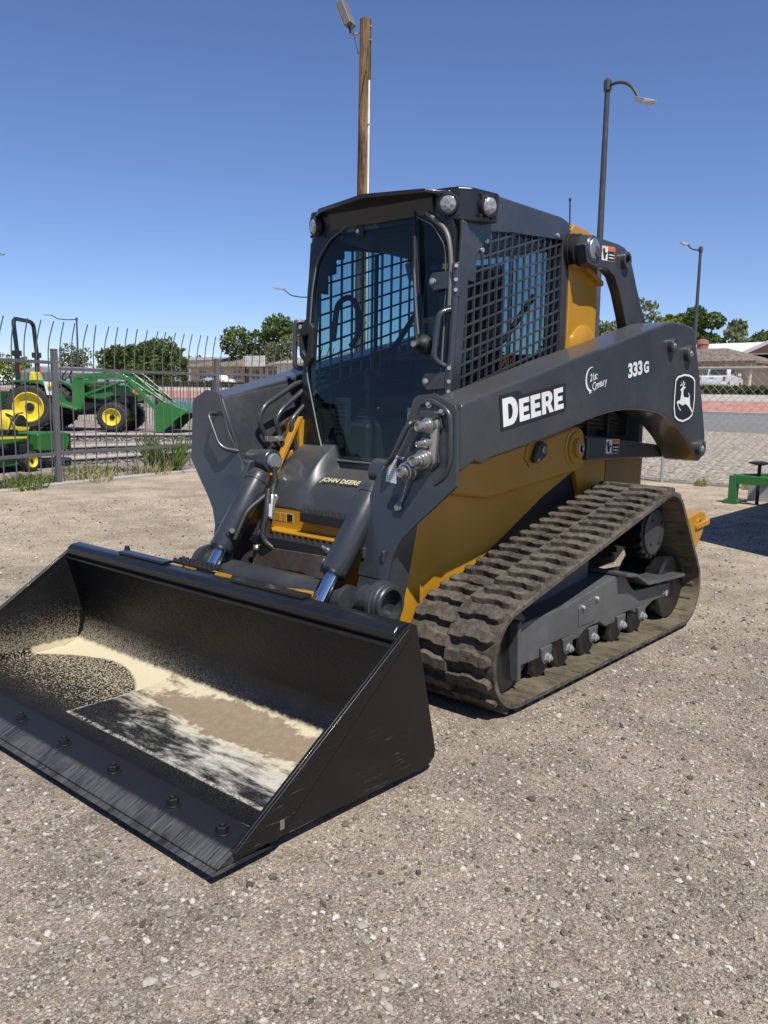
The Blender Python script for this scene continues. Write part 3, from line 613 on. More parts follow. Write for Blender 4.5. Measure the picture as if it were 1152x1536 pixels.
for a in ANT: onarm([a], 'badge_antler', WHITE, .0012)
def warn(x0, z0, w, h, y, par, sl=0.0):
    q = lambda u, v: (x0-u*w, y, z0+v*h+sl*u)
    d = decal('warning_label', [q(0, 0), q(1, 0), q(1, 1), q(0, 1)], WHITE, par)
    def r(nm, u0, u1, v0, v1, mat): decal(nm, [(q(u0, v0)[0], y+.0012, q(u0, v0)[2]), (q(u1, v0)[0], y+.0012, q(u1, v0)[2]), (q(u1, v1)[0], y+.0012, q(u1, v1)[2]), (q(u0, v1)[0], y+.0012, q(u0, v1)[2])], mat, par)
    r('label_band', .46, .97, .72, .95, ORANGE); r('label_text', .46, .97, .05, .68, BLACKP)
    decal('label_figure', [(q(a, b)[0], y+.0012, q(a, b)[2]) for a, b in ((.18, .12), (.30, .12), (.32, .40), (.42, .52), (.38, .60), (.28, .52), (.24, .66), (.26, .85), (.18, .88), (.16, .66), (.10, .82), (.05, .78), (.12, .50))], BLACKP, par)
    for b in (.2, .4): decal('label_line', [(q(a, c)[0], y+.0022, q(a, c)[2]) for a, c in ((.52, b), (.90, b), (.90, b+.07), (.52, b+.07))], WHITE, par)
    for e, f in (((0, 0), (1, .025)), ((0, .975), (1, 1)), ((0, 0), (.03, 1)), ((.97, 0), (1, 1))): r('label_rim', e[0], f[0], e[1], f[1], ORANGE)
warn(-.690, 2.053, .157, .078, .6115, arm, .008)

# couplers on the left arm's front plate
rimp = [(.668, 1.300), (.735, 1.312), (.818, 1.272), (.832, 1.250), (.838, 1.03), (.790, .985), (.715, 1.02), (.70, 1.2)]
MB().tube([(.904, y, z) for y, z in [(.672, 1.285), (.72, 1.303), (.800, 1.268), (.822, 1.235), (.828, 1.06), (.800, 1.0), (.755, .968)]], .012, 8, .04).build('cover_rim', GREY, arm, smooth=60)
for (y, z) in ((.716, 1.285), (.782, 1.258), (.748, 1.052), (.665, 1.205)):
    MB().lathe((.902, y, z), (1, 0, .25), [(0, .014), (.006, .014), (.007, .010), (.018, .009)], 12).build('plate_bolt', ZINC, arm)
box('coupler_guard', .905, .945, .695, .775, 1.232, 1.262, GREY, arm, .006)
def coupler(y, z, r, l):
    c = MB().lathe((.903, y, z), (1, -.05, -.10), [(0, r*1.3), (.020, r*1.3), (.024, r*1.15), (.045, r*1.15), (.047, r*.95), (l*.55, r*.95), (l*.57, r*.80), (l*.72, r*.80), (l*.74, r*.68), (l*.98, r*.66), (l, r*.55), (l-.006, r*.3)], 24).build('hydraulic_coupler', STEEL, arm)
    MB().cyl((.905, y, z), (.912, y, z), r*1.75, 6).build('coupler_nut', GREYD, arm, .003)
coupler(.742, 1.210, .027, .105); coupler(.728, 1.140, .019, .085); coupler(.722, 1.075, .034, .105); coupler(.632, 1.018, .032, .075)
MB().lathe((.905, .648, 1.062), (1, 0, 0), [(0, .014), (.02, .017), (.035, .013)], 12).build('dust_cap', STEEL, arm)
tube('coupler_manifold', [(.915, .755, 1.23), (.915, .752, 1.15), (.915, .745, 1.06), (.912, .66, 1.03)], .020, STEEL, arm, 10, .03)
for k in range(9):
    MB().tube([(.930+.004*math.sin(k*2.1), .632-k*.0045, .985-k*.014), (.930, .630-k*.0045, .972-k*.014)], .0045, 6).build('chain_link', STEEL, arm)
MB().lathe((.925, .588, .862), (1, 0, 0), [(0, .016), (.012, .018), (.022, .012)], 14).build('hanging_cap', STEEL, arm)
# placard with print lines
pc = [(.9105, .495, .963), (.9115, .575, .955), (.9035, .600, 1.073), (.9035, .512, 1.075)]
pl = V(pc[0]); pu = V(pc[1])-V(pc[0]); pv = V(pc[3])-V(pc[0])
decal('placard', pc, WHITE, arm)
def onpl(u0, u1, v0, v1, mat, nm): decal(nm, [pl+pu*u+pv*v+V((.0012, 0, 0)) for u, v in ((u0, v0), (u1, v0), (u1, v1), (u0, v1))], mat, arm)
onpl(0, 1, .91, 1.0, BLACKP, 'placard_band')
for i in range(10):
    v = .08+i*.08
    onpl(.08, .92 if i % 3 else .7, v, v+.011, BLACKP, 'placard_line')
place(textmesh('IMPORTANT', .0125, .0005), 'placard_lettering', WHITE, arm, pl+pu*.12+pv*.93+V((.0022, 0, 0)), pu, pv)

# --- tilt cylinders
for s in (-1, 1):
    top = V((.795, s*.385, .985)); bot = V((1.205, s*.372, .43)); d = (bot-top).normalized()
    y = V((0, 1, 0))
    c = MB().lathe(top+d*.07, d, [(0, .046), (.02, .056), (.05, .0595), (.42, .0595), (.425, .056), (.445, .054)], 32).build('tilt_cylinder', GREY, L)
    MB().lathe(top+d*.11, d, [(0, .063), (.018, .063)], 32).build('barrel_band', GREY, c)
    MB().lathe(top-y*.045, y, [(0, .054), (.004, .058), (.086, .058), (.09, .054)], 32).build('cylinder_eye', GREY, c)
    MB().lathe(top-y*.062, y, [(0, .036), (.006, .040), (.118, .040), (.124, .036)], 28).build('eye_pin', BLUECAP, c)
    MB().lathe(top+y*s*.05, y*s, [(0, .052), (.09, .052)], 28).build('pin_lug', GREY, c)
    MB().lathe(top+d*.50, d, [(0, .029), (.17, .029)], 24).build('cylinder_rod', CHROME, c)
    MB().lathe(top+d*.503, d, [(0, .057), (.012, .057), (.014, .044)], 32).build('cylinder_gland', DARK, c)
    # hose fitting and steel line along the barrel
    side = V((.25, -s*.6 if s > 0 else .6, .35)).normalized()
    if s < 0:
        tube('hydraulic_line', [top+V((.04, .10, -.02)), top+V((.05, .115, -.12)), top+d*.30+V((.03, .085, .02)), top+d*.44+V((.02, .078, .0))], .013, HOSE, c, 8, .04)
        MB().lathe(top+V((.05, .120, -.16)), d, [(0, .016), (.03, .020), (.055, .015), (.10, .017)], 14).build('hose_fitting', STEEL, c)
    MB().lathe(top+d*.44+side*.046, side, [(0, .022), (.025, .022), (.03, .015), (.05, .014)], 12).build('port_boss', GREYD, c)
# hoses between the right cylinder and the coupler
for i, off in enumerate((0, .028)):
    tube('hydraulic_hose', [(.86+off, -.27, .86), (.90+off, -.24, .74), (.93+off, -.25, .62), (.90, -.18+off, .56), (.84, -.10, .55)], .016, HOSE, L, 10, .08)
MB().lathe((.872, -.262, .83), V((.04, .03, -.12)), [(0, .018), (.03, .021), (.05, .017), (.09, .019), (.095, .016), (.12, .016)], 14).build('hose_fitting', STEEL, L)
decal('hose_label', [(.925, -.232, .735), (.925, -.206, .735), (.915, -.212, .795), (.915, -.236, .795)], WHITE, L)
for i in range(10):
    MB().lathe((.905+.006*math.sin(i), -.245+i*.014, .60-i*.006), (.2, 1, -.3), [(0, .020), (.006, .023), (.012, .020)], 12).build('hose_sleeve', HOSE, L)

# steel lines on the inside of the right arm
ra = ARMS[-1]
lines = [[(.25, -.50, 1.415), (.50, -.495, 1.372), (.60, -.49, 1.318), (.725, -.49, 1.255), (.762, -.49, 1.185), (.70, -.485, 1.06), (.69, -.48, .97)],
         [(.25, -.49, 1.395), (.42, -.485, 1.360), (.50, -.48, 1.31), (.62, -.475, 1.235), (.665, -.475, 1.175), (.61, -.47, 1.06), (.61, -.465, .97)],
         [(.20, -.47, 1.375), (.36, -.47, 1.345), (.47, -.46, 1.26), (.58, -.455, 1.175), (.55, -.45, 1.08), (.53, -.45, .95)]]
for ln in lines: tube('steel_line', ln, .0135, GREY, ra, 10, .06)
box('line_clamp', .62, .735, -.478, -.455, 1.075, 1.10, STEEL, ra, .003)
MB().lathe((.66, -.455, 1.09), (0, 1, 0), [(0, .014), (.012, .014)], 10).build('clamp_bolt', ZINC, ra)

# --- tracks
def hull(circs, n=180):
    pts = [(cx+r*math.cos(2*math.pi*i/n), cz+r*math.sin(2*math.pi*i/n)) for cx, cz, r in circs for i in range(n)]
    pts = sorted(set(pts)); cr = lambda o, a, b: (a[0]-o[0])*(b[1]-o[1])-(a[1]-o[1])*(b[0]-o[0])
    lo = []; up = []
    for p in pts:
        while len(lo) > 1 and cr(lo[-2], lo[-1], p) <= 0: lo.pop()
        lo.append(p)
    for p in reversed(pts):
        while len(up) > 1 and cr(up[-2], up[-1], p) <= 0: up.pop()
        up.append(p)
    return lo[:-1]+up[:-1]
def resample(poly, n):
    P = np.array(poly+[poly[0]]); d = np.r_[0, np.cumsum(np.hypot(*np.diff(P, axis=0).T))]; s = np.linspace(0, d[-1], n, endpoint=False)
    return np.stack([np.interp(s, d, P[:, 0]), np.interp(s, d, P[:, 1])], 1), d[-1]
path, plen = resample(hull([(.45, .255, .228), (.62, .248, .221), (-.86, .600, .222), (-1.15, .237, .210)]), 216)
tang = np.roll(path, -1, 0)-np.roll(path, 1, 0); tang /= np.hypot(*tang.T)[:, None]; nrm = np.stack([tang[:, 1], -tang[:, 0]], 1)   # outward
NP = len(path); LUGN = 54
for s in (1, -1):
    y0, y1 = s*.570, s*1.020
    # belt: outer skin and inner skin
    m = MB(); vs = []
    for (x, z), (a, b) in zip(path, nrm):
        for y, off in ((y0, 0), (y0, -.024), (y1, -.024), (y1, 0)): vs.append((x+a*off, y, z+b*off))
    fs = []; mi = []
    for i in range(NP):
        j = (i+1) % NP
        for k in range(4): fs.append((i*4+k, j*4+k, j*4+(k+1) % 4, i*4+(k+1) % 4)); mi.append(1 if k == 1 else 0)
    me = bpy.data.meshes.new('rubber_track'); me.from_pydata(vs, [], fs); me.materials.append(RUBBER); me.materials.append(RUBIN)
    me.polygons.foreach_set('material_index', mi)
    trk = obj('rubber_track', me, None, L, .004, 2, 40)
    # tread lugs: two staggered bars per pitch
    outer = [(-.030, .235), (-.030, .165), (-.018, .145), (-.018, .085), (-.030, .065), (-.028, .028), (-.012, .012), (.014, .012), (.026, .028), (.028, .075), (.040, .095), (.040, .140), (.028, .160), (.028, .235)]
    inner = [(a, .450-b) for a, b in outer]
    lug = {}
    for key, poly in (('o', outer), ('i', inner)):
        mm = MB(); n = len(poly); c = (sum(p[0] for p in poly)/n, sum(p[1] for p in poly)/n)
        sh = lambda p: (c[0]+(p[0]-c[0])*.86, c[1]+(p[1]-c[1])*.96)
        mm.add([(p[0], s*(1.020-p[1]), -.012) for p in poly]+[(sh(p)[0], s*(1.020-sh(p)[1]), .027) for p in poly], [tuple(range(n, 2*n))]+[(i, (i+1) % n, (i+1) % n+n, i+n) for i in range(n)])
        lug[key] = mm
    for key, ph in (('o', 0.0), ('i', .5)):
        src = None
        for q in range(LUGN):
            t = ((q+ph)/LUGN*NP) % NP; i = int(t); (x, z) = path[i]; (tx, tz) = tang[i]; (nx, nz) = nrm[i]
            M = Matrix(((tx, 0, nx, x), (0, 1, 0, 0), (tz, 0, nz, z), (0, 0, 0, 1)))
            if src is None:
                src = lug[key].build('tread_lug', RUBBER, trk, .004, 1, 30); src.matrix_local = M
            else: share(src, trk, M)
    # inner guide bars
    src = None
    for q in range(0, NP, 4):
        (x, z) = path[q]; (tx, tz) = tang[q]; (nx, nz) = nrm[q]
        M = Matrix(((tx, 0, nx, x-nx*.024), (0, 1, 0, 0), (tz, 0, nz, z-nz*.024), (0, 0, 0, 1)))
        if src is None:
            src = MB().prism([(-.016, .004), (.016, .004), (.009, -.006), (-.009, -.006)], 'y', s*.60, s*.985).build('drive_bar', RUBIN, trk, .003, 1); src.matrix_local = M
        else: share(src, trk, M)
    # track frame
    fr = prism('track_frame', [(.500, .150), (.480, .345), (.10, .350), (-.40, .412), (-.52, .415), (-.60, .335), (-.66, .300), (-1.13, .270), (-1.155, .205), (-1.10, .195), (-.90, .195), (-.80, .165), (-.70, .160), (-.62, .195), (-.52, .195), (-.42, .165), (-.33, .165), (-.26, .200), (-.13, .200), (-.05, .165), (.05, .165), (.12, .195), (.22, .195), (.28, .150)], 'y', s*.70, s*.925, FRAMEG, L, .008)
    prism('frame_flange', [(.505, .095), (.53, .095), (.545, .36), (.515, .37)], 'y', s*.69, s*.945, FRAMEG, fr, .005)
    prism('frame_shelf', [(-.42, .418), (-.55, .398), (-.70, .330), (-1.20, .300), (-1.20, .318), (-.69, .350), (-.54, .418), (-.42, .436)], 'y', s*.62, s*.985, FRAMEG, fr, .004)
    prism('tension_cover', [(-.03, .225), (-.03, .315), (-.05, .335), (-.20, .352), (-.22, .335), (-.22, .245), (-.19, .225)], 'y', s*.924, s*.930, FRAMEG, fr, .003)
    for bx, bz in ((-.06, .318), (-.20, .338)): MB().lathe((bx, s*.928, bz), (0, s, 0), [(0, .012), (.006, .012), (.016, .008)], 12).build('cover_bolt', ZINC, fr)
    prism('idler_bracket', [(.54, .16), (.66, .18), (.70, .23), (.66, .26), (.66, .30), (.54, .34)], 'y', s*.72, s*.90, FRAMEG, fr, .008)
    MB().lathe((.665, s*.895, .265), (0, s, 0), [(0, .034), (.02, .034), (.024, .022), (.03, .020)], 18).build('idler_axle', DARK, fr)
    prism('frame_top', [(.47, .335), (.05, .345), (-.36, .40), (-.36, .52), (-.1, .50), (.3, .40)], 'y', s*.60, s*.80, FRAMEG, fr, .01)
    for k, (rx, rz, rr) in enumerate(((.28, .130, .090), (.083, .130, .090), (-.171, .130, .090), (-.485, .130, .090), (-.733, .130, .090))):
        ro = MB().lathe((rx, s*.66, rz), (0, s, 0), [(0, .04), (.01, rr), (.06, rr), (.07, rr*.62), (.17, rr*.62), (.18, rr), (.235, rr), (.245, rr*.86), (.236, rr*.55), (.236, .02)], 28).build('track_roller', DARK, L)
        prism('roller_mount', [(rx-.05, .20), (rx+.05, .20), (rx+.038, .135), (rx+.02, .118), (rx-.02, .118), (rx-.038, .135)], 'y', s*.925, s*.940, FRAMEG, ro, .005)
        MB().lathe((rx, s*.938, rz+.018), (0, s, 0), [(0, .024), (.004, .024), (.005, .019), (.020, .019), (.022, .010), (.030, .009)], 6).build('roller_bolt', ZINC, ro)
    ro = MB().lathe((-1.15, s*.66, .237), (0, s, 0), [(0, .05), (.01, .180), (.07, .180), (.08, .12), (.17, .12), (.18, .180), (.25, .180), (.262, .168), (.252, .11), (.245, .03)], 40).build('rear_idler', DARK, L)
    MB().lathe((-1.045, s*.924, .222), (0, s, 0), [(0, .026), (.005, .026), (.006, .020), (.022, .020), (.024, .010)], 6).build('idler_bolt', ZINC, ro)
    MB().lathe((.58, s*.66, .245), (0, s, 0), [(0, .05), (.01, .190), (.07, .190), (.08, .12), (.17, .12), (.18, .190), (.245, .190), (.255, .178), (.245, .12), (.24, .03)], 40).build('front_idler', DARK, L)
    # drive sprocket: toothed ring, drum and cover disc
    n = 17; tooth = []
    for i in range(n):
        a = 2*math.pi*i/n; da = 2*math.pi/n
        tooth += [(-.90+r*math.cos(a+f*da), .590+r*math.sin(a+f*da)) for r, f in ((.150, 0), (.158, .22), (.185, .36), (.185, .50), (.158, .64))]
    sp_ = prism('drive_sprocket', tooth, 'y', s*.630, s*.655, DARK, L, .004)
    MB().lathe((-.90, s*.55, .590), (0, s, 0), [(0, .13), (.10, .13), (.11, .11), (.28, .11), (.29, .135), (.345, .135), (.35, .128), (.35, .10)], 40).build('final_drive', DARK, sp_)
    MB().lathe((-.90, s*.90, .590), (0, s, 0), [(0, .128), (.012, .128), (.018, .118), (.018, .11)], 40).build('drive_cover', GREYD, sp_)
    for i in range(16):
        a = 2*math.pi*i/16
        MB().lathe((-.90+.140*math.cos(a), s*.862, .590+.140*math.sin(a)), (0, s, 0), [(0, .017), (.035, .017), (.040, .010)], 8).build('drive_pin', DARK, sp_)
    for a in (.9, 2.6, 4.1, 5.4): MB().lathe((-.90+.085*math.cos(a), s*.918, .590+.085*math.sin(a)), (0, s, 0), [(0, .008), (.006, .008)], 6).build('cover_screw', DARK, sp_)

# --- chassis
ch = prism('chassis', [(.70, .40), (.80, .30), (.95, .28), (.62, .25), (-1.3, .30), (-1.60, .45), (-1.62, .95), (-.60, 1.05), (.45, .95), (.70, .78)], 'y', -.50, .50, FLATBLACK, L, .01)
for s in (1, -1):
    # yellow side wall with rounded rear end
    sw = [(.93, .33), (.865, .67), (.80, .93), (.60, 1.02), (.20, 1.06), (-.30, 1.13), (-.50, 1.168), (-.56, 1.165), (-.605, 1.14), (-.628, 1.09), (-.632, .92), (-.30, .80), (.30, .52), (.60, .30)]
    w_ = prism('side_wall', sw, 'y', s*.460, s*.548, YEL, ch, .010, 3)
    prism('upper_wall', [(.62, 1.015), (.20, 1.06), (-.30, 1.13), (-.50, 1.168), (-.56, 1.165), (-.605, 1.14), (-.628, 1.09), (-.632, .935), (-.55, .925), (.30, .845), (.66, .90)], 'y', s*.545, s*.605, YEL, w_, .016, 3)
    prism('front_flange', [(.955, .32), (.93, .33), (.865, .67), (.80, .93), (.825, .935), (.89, .675)], 'y', s*.46, s*.566, YEL, w_, .004)
    MB().lathe((-.508, s*.60, 1.055), (0, s, 0), [(0, .105), (.008, .105), (.012, .085), (.020, .085), (.022, .052), (.040, .048), (.042, .030)], 32).build('wall_boss', YEL, w_)
    MB().lathe((-.512, s*.638, 1.052), (0, s, 0), [(0, .033), (.008, .033), (.010, .022), (.004, .018), (.004, .002)], 20).build('boss_pin', STEEL, w_)
    prism('pin_plate', [(-.20, 1.03), (-.165, .965), (-.05, .975), (.00, 1.02), (-.02, 1.08), (-.11, 1.135), (-.17, 1.11)], 'y', s*.604, s*.612, YEL, w_, .004)
    prism('pin_keeper', [(-.165, 1.085), (-.125, 1.105), (-.085, 1.085), (-.045, 1.02), (-.055, .998), (-.09, .995), (-.16, 1.03)], 'y', s*.612, s*.640, GREYD, w_, .005)
    MB().lathe((-.125, s*.640, 1.060), (0, s, 0), [(0, .018), (.006, .018), (.007, .008), (.003, .007)], 16).build('keeper_bolt', STEEL, w_)
    MB().lathe((-.072, s*.640, 1.012), (0, s, 0), [(0, .011), (.008, .010)], 8).build('keeper_bolt', ZINC, w_)
    # rear lower link, side of engine bay
    lk = prism('rear_link', [(-.60, 1.115), (-1.62, 1.03), (-1.66, .975), (-1.60, .955), (-.60, .985)], 'y', s*.560, s*.635, GREY, L, .008)
    prism('rear_panel', [(-.62, .985), (-1.52, .955), (-1.54, .70), (-.75, .72)], 'y', s*.50, s*.535, YEL, L, .006)
    box('panel_cover', -1.50, -1.02, s*.535, s*.540, .74, .955, paint('tan_grille', (0.26, 0.15, 0.045), .7, 0, .2), L, .004)
    # hoses in the arch
    for k in range(5):
        tube('engine_hose', [(-.35, s*.50, 1.13+.022*k), (-.65, s*(.53+.01*(k % 2)), 1.165+.022*k), (-.95, s*.53, 1.15+.024*k), (-1.30, s*.50, 1.12+.02*k)], .012, HOSE, L, 8, .1)
    box('engine_bay', -1.55, -.55, s*.30, s*.50, 1.0, 1.50, FLATBLACK, L, .01)
    for k in range(3): box('bay_bracket', -.75-.25*k, -.73-.25*k, s*.50, s*.56, 1.10, 1.24, FLATBLACK, L, .003)
    # cab mount post, yellow
    po = prism('rear_post', [(-.560, 1.30), (-.560, 2.205), (-.588, 2.235), (-.769, 2.220), (-.812, 2.16), (-.875, 2.03), (-.890, 1.30)], 'y', s*.42, s*.500, YEL, L, .006)
    prism('post_ledge', [(-.543, 2.022), (-.665, 2.036), (-.745, 2.009), (-.885, 1.968), (-.887, 1.940), (-.742, 1.990), (-.66, 2.016), (-.543, 2.000)], 'y', s*.495, s*.535, YEL, po, .005)
    MB().lathe((-.735, s*.499, 1.565), (0, s, 0), [(0, .152), (.012, .152), (.016, .146)], 36).build('post_boss', YEL, po)
    MB().lathe((-.585, s*.497, 2.098), (0, s, 0), [(0, .088), (.012, .088), (.014, .074), (.026, .074), (.028, .084), (.044, .084), (.046, .070), (.06, .070)], 32).build('pivot_bearing', FLATBLACK, po)
    MB().lathe((-.600, s*.545, 2.098), (0, s, 0), [(0, .076), (.020, .078), (.040, .072), (.060, .072), (.070, .064)], 32).build('pivot_housing', GREYD, po)
    MB().lathe((-.606, s*.612, 2.100), (0, s, 0), [(0, .056), (.006, .052), (.008, .044)], 28).build('pivot_cap', STEEL, po)
    prism('cap_keeper', [(-.60, 2.075), (-.612, 2.118), (-.640, 2.105), (-.665, 2.085), (-.66, 2.06), (-.625, 2.055)], 'y', s*.617, s*.626, GREYD, po, .003)
warn(-.806, 1.010, .176, .083, .6365, ARMS[1], -.004)
box('engine_hood', -1.56, -.60, -.30, .30, 1.0, 1.56, GREY, L, .02)
prism('rear_door', [(-1.56, .50), (-1.66, .52), (-1.64, 1.45), (-1.56, 1.50)], 'y', -.48, .48, GREY, L, .01)
for s in (1, -1):
    rb = prism('rear_bumper', [(-1.58, .57), (-1.86, .60), (-1.97, .590), (-2.00, .52), (-1.94, .44), (-1.86, .36), (-1.56, .42)], 'y', s*.46, s*.80, YEL, L, .012)
    MB().lathe((-1.86, s*.785, .525), (0, s, 0), [(0, .035), (.022, .035), (.022, .022), (0.0, .02)], 20).build('tie_down_eye', YEL, rb)
    prism('bumper_rib', [(-1.80, .52), (-2.02, .535), (-2.02, .50), (-1.80, .49)], 'y', s*.60, s*.815, YEL, rb, .004)

# --- hood under the cab door and step area
hd = MB()
gx = [(.47, .955), (.52, .948), (.60, .925), (.70, .86), (.785, .765), (.79, .755)]
ys = [-.45, -.43, -.40, -.33, -.24, -.218, -.212, -.19, -.165, -.158, -.14, -.08, 0, .12, .25, .30, .34, .38, .40, .45]
def hood_z(x, z, y):
    b = max(0.0, min(1.0, (-.16-y)/.055)); b = b*b*(3-2*b); r = max(0, min(1, (.80-x)/.34))
    b2 = max(0.0, min(1.0, (y-.30)/.10)); b2 = b2*b2*(3-2*b2)
    return z+(b*.118+b2*.05)*r
vs = [(x, y, hood_z(x, z, y)) for x, z in gx for y in ys]; ny = len(ys)
hd.add(vs, [(i*ny+j, i*ny+j+1, (i+1)*ny+j+1, (i+1)*ny+j) for i in range(len(gx)-1) for j in range(ny-1)])
hood = hd.build('front_hood', GREY, L, smooth=60); md = hood.modifiers.new('t', 'SOLIDIFY'); md.thickness = .02; md.offset = -1
md = hood.modifiers.new('s', 'SUBSURF'); md.levels = 2; md.render_levels = 2
place(textmesh('JOHN DEERE', .042, .0012, 0, 1.05), 'hood_lettering', CREAM, hood, V((.668, -.135, .896)), (0, 1, .0), (-.84, 0, .54))
prism('front_strip', [(.50, 1.20), (.525, 1.20), (.80, .76), (.775, .75)], 'y', -.475, -.435, YEL, L, .004)
prism('front_strip', [(.50, 1.20), (.525, 1.20), (.80, .76), (.775, .75)], 'y', .435, .475, YEL, L, .004)
prism('strip_bracket', [(.40, 1.13), (.50, 1.19), (.53, 1.16), (.52, 1.02), (.42, 1.02)], 'y', -.56, -.44, YEL, L, .006)
box('front_wall', .755, .785, -.46, .46, .40, .757, YEL, L, .006)
decal('maintenance_label', [(.7862, -.345, .690), (.7862, -.205, .690), (.7862, -.205, .735), (.7862, -.345, .735)], CREAM, L)
for i in range(3): decal('label_box', [(.7874, -.34+i*.045, .694), (.7874, -.30+i*.045, .694), (.7874, -.30+i*.045, .731), (.7874, -.34+i*.045, .731)], (YEL if i < 2 else BLACKP), L)
def grip_bar(name, x0, x1, y0, y1, z, par):
    b_ = box(name, x0, x1, y0, y1, z-.05, z, FLATBLACK, par, .006); n = int((y1-y0)/.04)
    for i in range(n):
        for k in range(2):
            MB().cyl((x0+.02+(x1-x0-.04)*k, y0+.025+i*.04, z-.002), (x0+.02+(x1-x0-.04)*k, y0+.025+i*.04, z+.012), .011, 8, .007).build('grip_stud', FLATBLACK, b_)
    return b_
grip_bar('upper_step', .785, .845, -.10, .30, .765, L)
stp = grip_bar('lower_step', .86, .935, -.345, .22, .640, L)
m_ = paint('brown_step_plate', (0.075, 0.055, 0.040), .55, 0, .3)
prism('step_plate', [(-.335, .585), (.205, .600), (.195, .50), (.12, .47), (.02, .50), (-.20, .49), (-.325, .47)], 'x', .928, .938, m_, stp, .004)
for y in (-.30, .17): MB().lathe((.938, y, .575), (1, 0, 0), [(0, .016), (.008, .014), (.014, .008)], 10).build('step_bolt', ZINC, stp); box('step_leg', .922, .934, y-.03, y+.03, .40, .58, DARK, stp, .004)
MB().lathe((.938, .19, .545), (1, 0, 0), [(0, .014), (.008, .012), (.013, .008)], 10).build('step_bolt', ZINC, stp)
box('step_deck', .70, .86, -.36, .30, .645, .660, YEL, L, .006)
box('front_floor', .76, 1.20, -.44, .44, .30, .33, YEL, L, .006)
box('front_brace', 1.00, 1.04, -.44, .44, .33, .37, TRIMB, L, .006)

# --- cab
def dx(z): return .395+(2.16-z)*.075          # door plane
cab = MB()
side_o = [(dx(.95)-.01, .95), (dx(1.30)-.01, 1.30), (dx(1.62)-.01, 1.62), (dx(1.83)-.01, 1.83), (dx(2.0)-.01, 2.0), (dx(2.19)-.015, 2.195), (.0, 2.225), (-.30, 2.225), (-.575, 2.222), (-.575, 1.6), (-.575, .95), (0, .95)]
side_i = [(.385, 1.22), (.388, 1.36), (.372, 1.62), (.355, 1.835), (.285, 1.965), (.175, 2.085), (.0, 2.105), (-.30, 2.125), (-.492, 2.140), (-.505, 1.60), (-.505, 1.22), (0, 1.22)]
for s in (1, -1): cab.ring(side_o, side_i, 'y', s*.462, s*.490)
cab.box(-.575, -.545, -.462, .462, .95, 1.45).box(-.575, -.545, -.462, .462, 2.10, 2.22).box(-.575, -.545, -.462, -.36, 1.45, 2.10).box(-.575, -.545, .36, .462, 1.45, 2.10)
cab.box(-.545, .42, -.462, .462, .93, .97)
cabo = cab.build('cab_frame', GREY, L, .006)
prism('cab_roof', [(.36, 2.195), (.35, 2.232), (.10, 2.262), (-.50, 2.262), (-.585, 2.245), (-.585, 2.205)], 'y', -.478, .478, GREY, L, .022, 3)
prism('headliner', [(.30, 2.12), (.30, 2.17), (-.50, 2.17), (-.50, 2.10)], 'y', -.45, .45, FLATBLACK, cabo, .01)
# front visor
vz = MB()
vo = [(.30, -.49, 2.240), (.43, -.43, 2.232), (.505, -.33, 2.236), (.545, .0, 2.256), (.505, .345, 2.240), (.455, .385, 2.236), (.43, .43, 2.234), (.30, .49, 2.242)]
vz.add([p for p in vo]+[(p[0], p[1], p[2]-.022) for p in vo], [tuple(range(8)), tuple(range(15, 7, -1))]+[(i, i+8, (i+1) % 8+8, (i+1) % 8) for i in range(8)])
vis = vz.build('roof_visor', DARK, L, .008)
prism('door_header', [(.36, 2.13), (.42, 2.14), (.44, 2.235), (.30, 2.25)], 'y', -.335, .335, DARK, L, .008)
def lamp_box(s, name='lamp_housing'):
    A = V((.475, s*.365, 2.180)); B = V((.285, s*.500, 2.180))
    p = [(.418, s*.330), (.424, s*.395), (.424, s*.468), (.372, s*.518), (.205, s*.552), (.195, s*.40), (.33, s*.33)]
    m = MB(); n = len(p); top = [2.252, 2.250, 2.246, 2.245, 2.240, 2.252, 2.256]; bot = [2.122, 2.108, 2.100, 2.094, 2.110, 2.12, 2.13]
    m.add([(a, b, t) for (a, b), t in zip(p, top)]+[(a*.985 if i < 5 else a, b*.985, t) for i, ((a, b), t) in enumerate(zip(p, bot))], [tuple(range(n)), tuple(range(2*n-1, n-1, -1))]+[(i, i+n, (i+1) % n+n, (i+1) % n) for i in range(n)])
    h = m.build(name, DARK, L, .012, 3)
    for pos, d in ((V((.424, s*.425, 2.172)), V((.93, s*.36, -.10))), (V((.282, s*.536, 2.174)), V((.26, s*.95, -.10)))):
        d.normalize()
        w = MB().lathe(pos-d*.01, d, [(0, .050), (.022, .050), (.030, .046), (.030, .039), (.020, .038)], 32).build('work_light', FLATBLACK, L)
        MB().lathe(pos+d*.006, d, [(0, .039), (.012, .038), (.019, .030), (.022, .015)], 32).build('lens', LENS, w)
        up = V((0, 0, 1)); sd = d.cross(up).normalized()
        for a, b in ((.045, .045), (-.045, .045), (.045, -.045), (-.045, -.045)):
            q = pos+sd*a+up*b+d*.002; MB().cyl(q, q+d*.010, .007, 8).build('lamp_screw', FLATBLACK, w)
    return h
lamp_box(1); lamp_box(-1)
